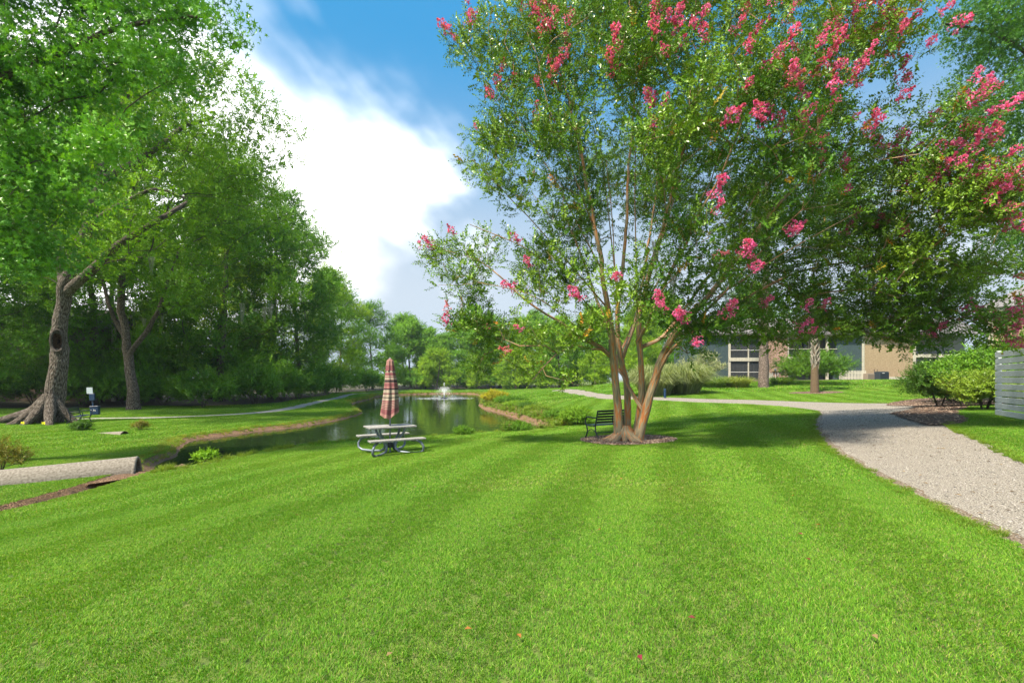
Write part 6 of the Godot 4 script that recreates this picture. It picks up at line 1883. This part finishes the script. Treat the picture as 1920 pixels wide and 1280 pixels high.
func make_planting() -> void:
	grass_clump("pampas_grass", "big pale pampas grass clump nearer the crape myrtle stems", on(12.1, 38.4), 2.7, 1.9, 4000, 71, Color(0.20, 0.27, 0.10), Color(0.42, 0.46, 0.24), "pampas grass by the path")
	grass_clump("pampas_grass", "big pale pampas grass clump nearer the picket fence", on(14.9, 39.6), 2.8, 2.1, 4000, 72, Color(0.20, 0.27, 0.10), Color(0.42, 0.46, 0.24), "pampas grass by the path")
	grass_clump("tall_grass", "green ornamental grass before the screened porch, beside the picket fence", on(20.0, 45.2), 1.2, 1.4, 900, 73, Color(0.13, 0.24, 0.05), Color(0.25, 0.36, 0.09), "grass clumps before the flats")
	grass_clump("tall_grass", "yellowish ornamental grass before the screened porch, beside the pine trunk", on(22.3, 45.0), 1.2, 1.5, 900, 74, Color(0.20, 0.28, 0.05), Color(0.34, 0.38, 0.09), "grass clumps before the flats")
	grass_clump("tall_grass", "low green ornamental grass before the leaning picket panel", on(27.5, 46.5), 0.9, 1.3, 800, 75, Color(0.13, 0.25, 0.04), Color(0.24, 0.38, 0.08), "grass clumps before the flats")
	var g1 := [Color(0.072, 0.192, 0.014), Color(0.156, 0.324, 0.024)]
	var g2 := [Color(0.042, 0.120, 0.014), Color(0.102, 0.228, 0.024)]
	var g3 := [Color(0.13, 0.25, 0.018), Color(0.24, 0.36, 0.035)]
	shrub("round_bush", "rounded bright green bush behind the palm trunk", "bush", on(30.2, 45.5), 3.6, 3.2, 81, g1, M.small, Vector2(1.2, 1.8), 170, 16, M.leaf)
	shrub("leafy_shrub", "low dark shrub at the far end of the mulch, before the beige wall corner", "shrub", on(23.6, 24.4), 1.3, 1.2, 82, g2, M.small, Vector2(0.9, 1.3), 120, 12, M.leaf, "shrubs beside the slatted fence")
	shrub("leafy_shrub", "tall bright shrub in the middle of the mulch bed before the screened window", "shrub", on(20.7, 20.2), 2.6, 1.5, 83, g1, M.broad, Vector2(0.7, 1.1), 170, 12, M.gloss_leaf, "shrubs beside the slatted fence")
	shrub("leafy_shrub", "tall green shrub right behind the end of the slatted fence", "shrub", on(17.6, 16.9), 2.2, 1.4, 84, g1, M.broad, Vector2(0.6, 1.0), 170, 12, M.gloss_leaf, "shrubs beside the slatted fence")
	shrub("leafy_shrub", "mid green shrub between the tall bright shrub and the low dark one", "shrub", on(21.6, 22.2), 1.8, 1.3, 85, g2, M.small, Vector2(0.9, 1.3), 130, 12, M.leaf, "shrubs beside the slatted fence")
	shrub("leafy_shrub", "yellow-green shrub at the path end of the slatted fence", "shrub", on(15.6, 15.0), 1.35, 0.95, 86, g3, M.small, Vector2(0.7, 1.0), 150, 12, M.gloss_leaf, "shrubs beside the slatted fence")
	shrub("leafy_shrub", "dark shrub filling the gap behind the yellow-green shrub", "shrub", on(17.5, 18.6), 1.9, 1.3, 87, g2, M.small, Vector2(0.9, 1.3), 130, 12, M.leaf, "shrubs beside the slatted fence")
	shrub("leafy_shrub", "sprawling green shrub behind the fence, against the brick house", "shrub", on(21.0, 18.3), 3.0, 1.8, 88, g1, M.broad, Vector2(0.7, 1.1), 150, 12, M.leaf, "shrubs beside the slatted fence")
	shrub("white_shrub", "white flowering shrub between the pampas grass and the teal wall", "shrub", on(20.6, 49.0), 4.2, 2.2, 89, [Color(0.072, 0.156, 0.024), Color(0.540, 0.564, 0.360)], M.small, Vector2(1.0, 1.5), 110, 10, M.leaf)
	# plants of the water's edge
	shrub("bank_shrub", "rounded bright green bush on the bank, beside the half hidden bench", "bush", on(3.3, 22.8), 0.9, 0.9, 91, [Color(0.120, 0.288, 0.018), Color(0.240, 0.432, 0.030)], M.small, Vector2(0.6, 0.9), 140, 12, M.grass, "plants on the far bank")
	shrub("bank_shrub", "low scrubby plant on the eroded bank, next to the rounded bush", "bush", on(2.6, 26.0), 0.55, 0.9, 92, g1, M.small, Vector2(0.6, 1.0), 100, 10, M.leaf, "plants on the far bank")
	shrub("bank_shrub", "yellow-green plant on the bank above the bare stones", "bush", on(1.7, 31.0), 0.5, 1.0, 93, g3, M.small, Vector2(0.7, 1.0), 100, 10, M.leaf, "plants on the far bank")
	shrub("bank_shrub", "dark round plant low on the bank by the bare stones", "bush", on(1.2, 33.4), 0.6, 0.8, 94, g2, M.small, Vector2(0.7, 1.0), 90, 10, M.leaf, "plants on the far bank")
	shrub("bank_shrub", "golden bush at the water where the pond narrows", "bush", on(-1.6, 45.0), 1.2, 1.4, 95, [Color(0.240, 0.288, 0.014), Color(0.504, 0.456, 0.024)], M.small, Vector2(0.9, 1.4), 110, 12, M.leaf, "plants on the far bank")
	shrub("bank_shrub", "spreading green plant behind the golden bush", "bush", on(-0.2, 42.0), 0.7, 1.5, 96, g1, M.small, Vector2(0.9, 1.4), 110, 12, M.leaf, "plants on the far bank")
	shrub("bank_shrub", "long low green plant between the golden bush and the bare stones", "bush", on(0.4, 37.0), 0.5, 1.2, 97, [Color(0.144, 0.300, 0.018), Color(0.264, 0.432, 0.030)], M.small, Vector2(0.8, 1.2), 110, 12, M.leaf, "plants on the far bank")
	shrub("lawn_shrub", "small dark leafy plant in the lawn before the iron bench across the water", "plant", on(-20.4, 21.5), 0.4, 0.36, 98, g2, M.small, Vector2(0.5, 0.8), 60, 10, M.leaf)
	shrub("lawn_shrub", "reddish sprig of weeds beside the small grey pipe end", "plant", on(-18.0, 22.0), 0.45, 0.35, 99, [Color(0.156, 0.156, 0.036), Color(0.240, 0.240, 0.036)], M.small, Vector2(0.4, 0.7), 30, 8, M.leaf)
	shrub("lawn_shrub", "straggly olive bush with brown tips at the concrete pipe", "plant", on(-12.9, 11.4), 1.0, 0.62, 100, [Color(0.100, 0.16, 0.024), Color(0.24, 0.23, 0.036)], M.small, Vector2(0.5, 0.75), 55, 7, M.leaf)
	shrub("water_plant", "bright leafy weed growing at the water between pipe and table", "plant", on(-9.0, 13.4, -0.1), 0.32, 0.24, 105, [Color(0.144, 0.360, 0.018), Color(0.264, 0.480, 0.024)], M.broad, Vector2(0.4, 0.6), 40, 8, M.grass)
	shrub("water_plant", "tuft of broad weeds on the near bank just past the picnic table", "plant", on(-2.0, 18.9, -0.05), 0.34, 0.38, 106, g1, M.broad, Vector2(0.4, 0.6), 40, 8, M.grass)
	shrub("water_plant", "dense leafy weeds on the near bank before the bare stones", "plant", on(0.3, 20.9, -0.05), 0.38, 0.8, 107, g1, M.broad, Vector2(0.4, 0.6), 70, 8, M.grass)
	# bare stones under the bank
	rng.seed = 44
	for q in [[1.55, 29.6, 0.55, "pale flat stone at the water, nearest of the row under the bank"], [1.1, 31.4, 0.5, "pale upright stone in the row under the bank"], [0.75, 33.2, 0.6, "pale broad stone in the row under the bank, below the dark plant"], [0.3, 35.0, 0.45, "small pale stone at the far end of the row under the bank"]]:
		var b := MB.new()
		var s: float = q[2]
		for i in 9:
			for j in 16:
				var th := PI * i / 8.0
				var a := TAU * j / 15.0
				var p := Vector3(sin(th) * cos(a), cos(th), sin(th) * sin(a))
				b.vert(p * Vector3(s, s * 0.55, s * 0.8) * (1.0 + 0.45 * wob.get_noise_3d(p.x * 30 + s * 900, p.y * 30, p.z * 30)), p)
		for i in 8:
			for j in 15:
				var k := i * 16 + j
				b.face(k, k + 1, k + 16); b.face(k + 1, k + 17, k + 16)
		var sf := SurfaceTool.new()
		sf.create_from(b.mesh(), 0)
		sf.generate_normals()
		tag(obj("bank_stone", sf.commit(), M.rock, self, at(q[0], WATER + 0.12, -q[1])), q[3], "stone", "bare stones under the bank")

# ---------------------------------------------------------------- the scene
func _ready() -> void:
	# camera: level, with the lens shifted up a little
	var cam := Camera3D.new()
	cam.name = "camera"
	cam.projection = Camera3D.PROJECTION_FRUSTUM
	cam.near = 0.05
	cam.far = 1500.0
	cam.size = 0.05 * 2.0 * 640.0 / 853.0
	cam.frustum_offset = Vector2(0, 0.05 * 72.0 / 853.0)
	cam.position = Vector3(0, 1.65, 0)
	add_child(cam)
	cam.current = true
	# sky, exposure, sun
	var env := Environment.new()
	env.background_mode = Environment.BG_SKY
	env.sky = Sky.new()
	wob.seed = 7
	wob.frequency = 0.02
	wob.fractal_octaves = 3
	env.sky.sky_material = make_sky()
	env.tonemap_mode = Environment.TONE_MAPPER_LINEAR
	env.tonemap_exposure = 2.5
	env.fog_enabled = true
	env.fog_density = 0.00025
	env.fog_light_color = Color(0.82, 0.9, 0.97)
	env.sdfgi_enabled = true
	env.ssao_enabled = true
	env.ssil_enabled = true
	var we := WorldEnvironment.new()
	we.name = "world_environment"
	we.environment = env
	add_child(we)
	var sun := DirectionalLight3D.new()
	sun.name = "sun"
	sun.light_energy = 1.45
	sun.light_color = Color(1.0, 0.95, 0.86)
	sun.light_angular_distance = 4.0
	sun.shadow_enabled = true
	sun.basis = Basis.looking_at(Vector3(0.38, -0.82, -0.36).normalized(), Vector3.UP)
	add_child(sun)

	for q in HILL:
		hx.append(q[0]); hd.append(q[1]); hw.append(q[2])
	POND = smooth_loop(xy(SHORE), 0.3, 0.2, 1)
	POND_DEEP = Geometry2D.offset_polygon(POND, -2.0)[0]
	POND_RIM = Geometry2D.offset_polygon(POND, 0.5)[0]
	POND_EDGE = Geometry2D.offset_polygon(POND, 0.22)[0]
	PATH_R = smooth_loop(xy(PATH_RIGHT), 0.4, 0.05, 2)
	PATH_L = smooth_loop(xy(PATH_LEFT), 1.0, 0.04, 3)
	for q in MULCH_BEDS: MULCH.append(smooth_loop(xy(q), 0.4, 0.12, 4))
	make_materials()
	make_ground()
	make_flats()
	make_fence()
	make_trees()
	make_planting()
	make_grass()
	make_litter()
	make_table()
	make_small_things()
	make_fountain()
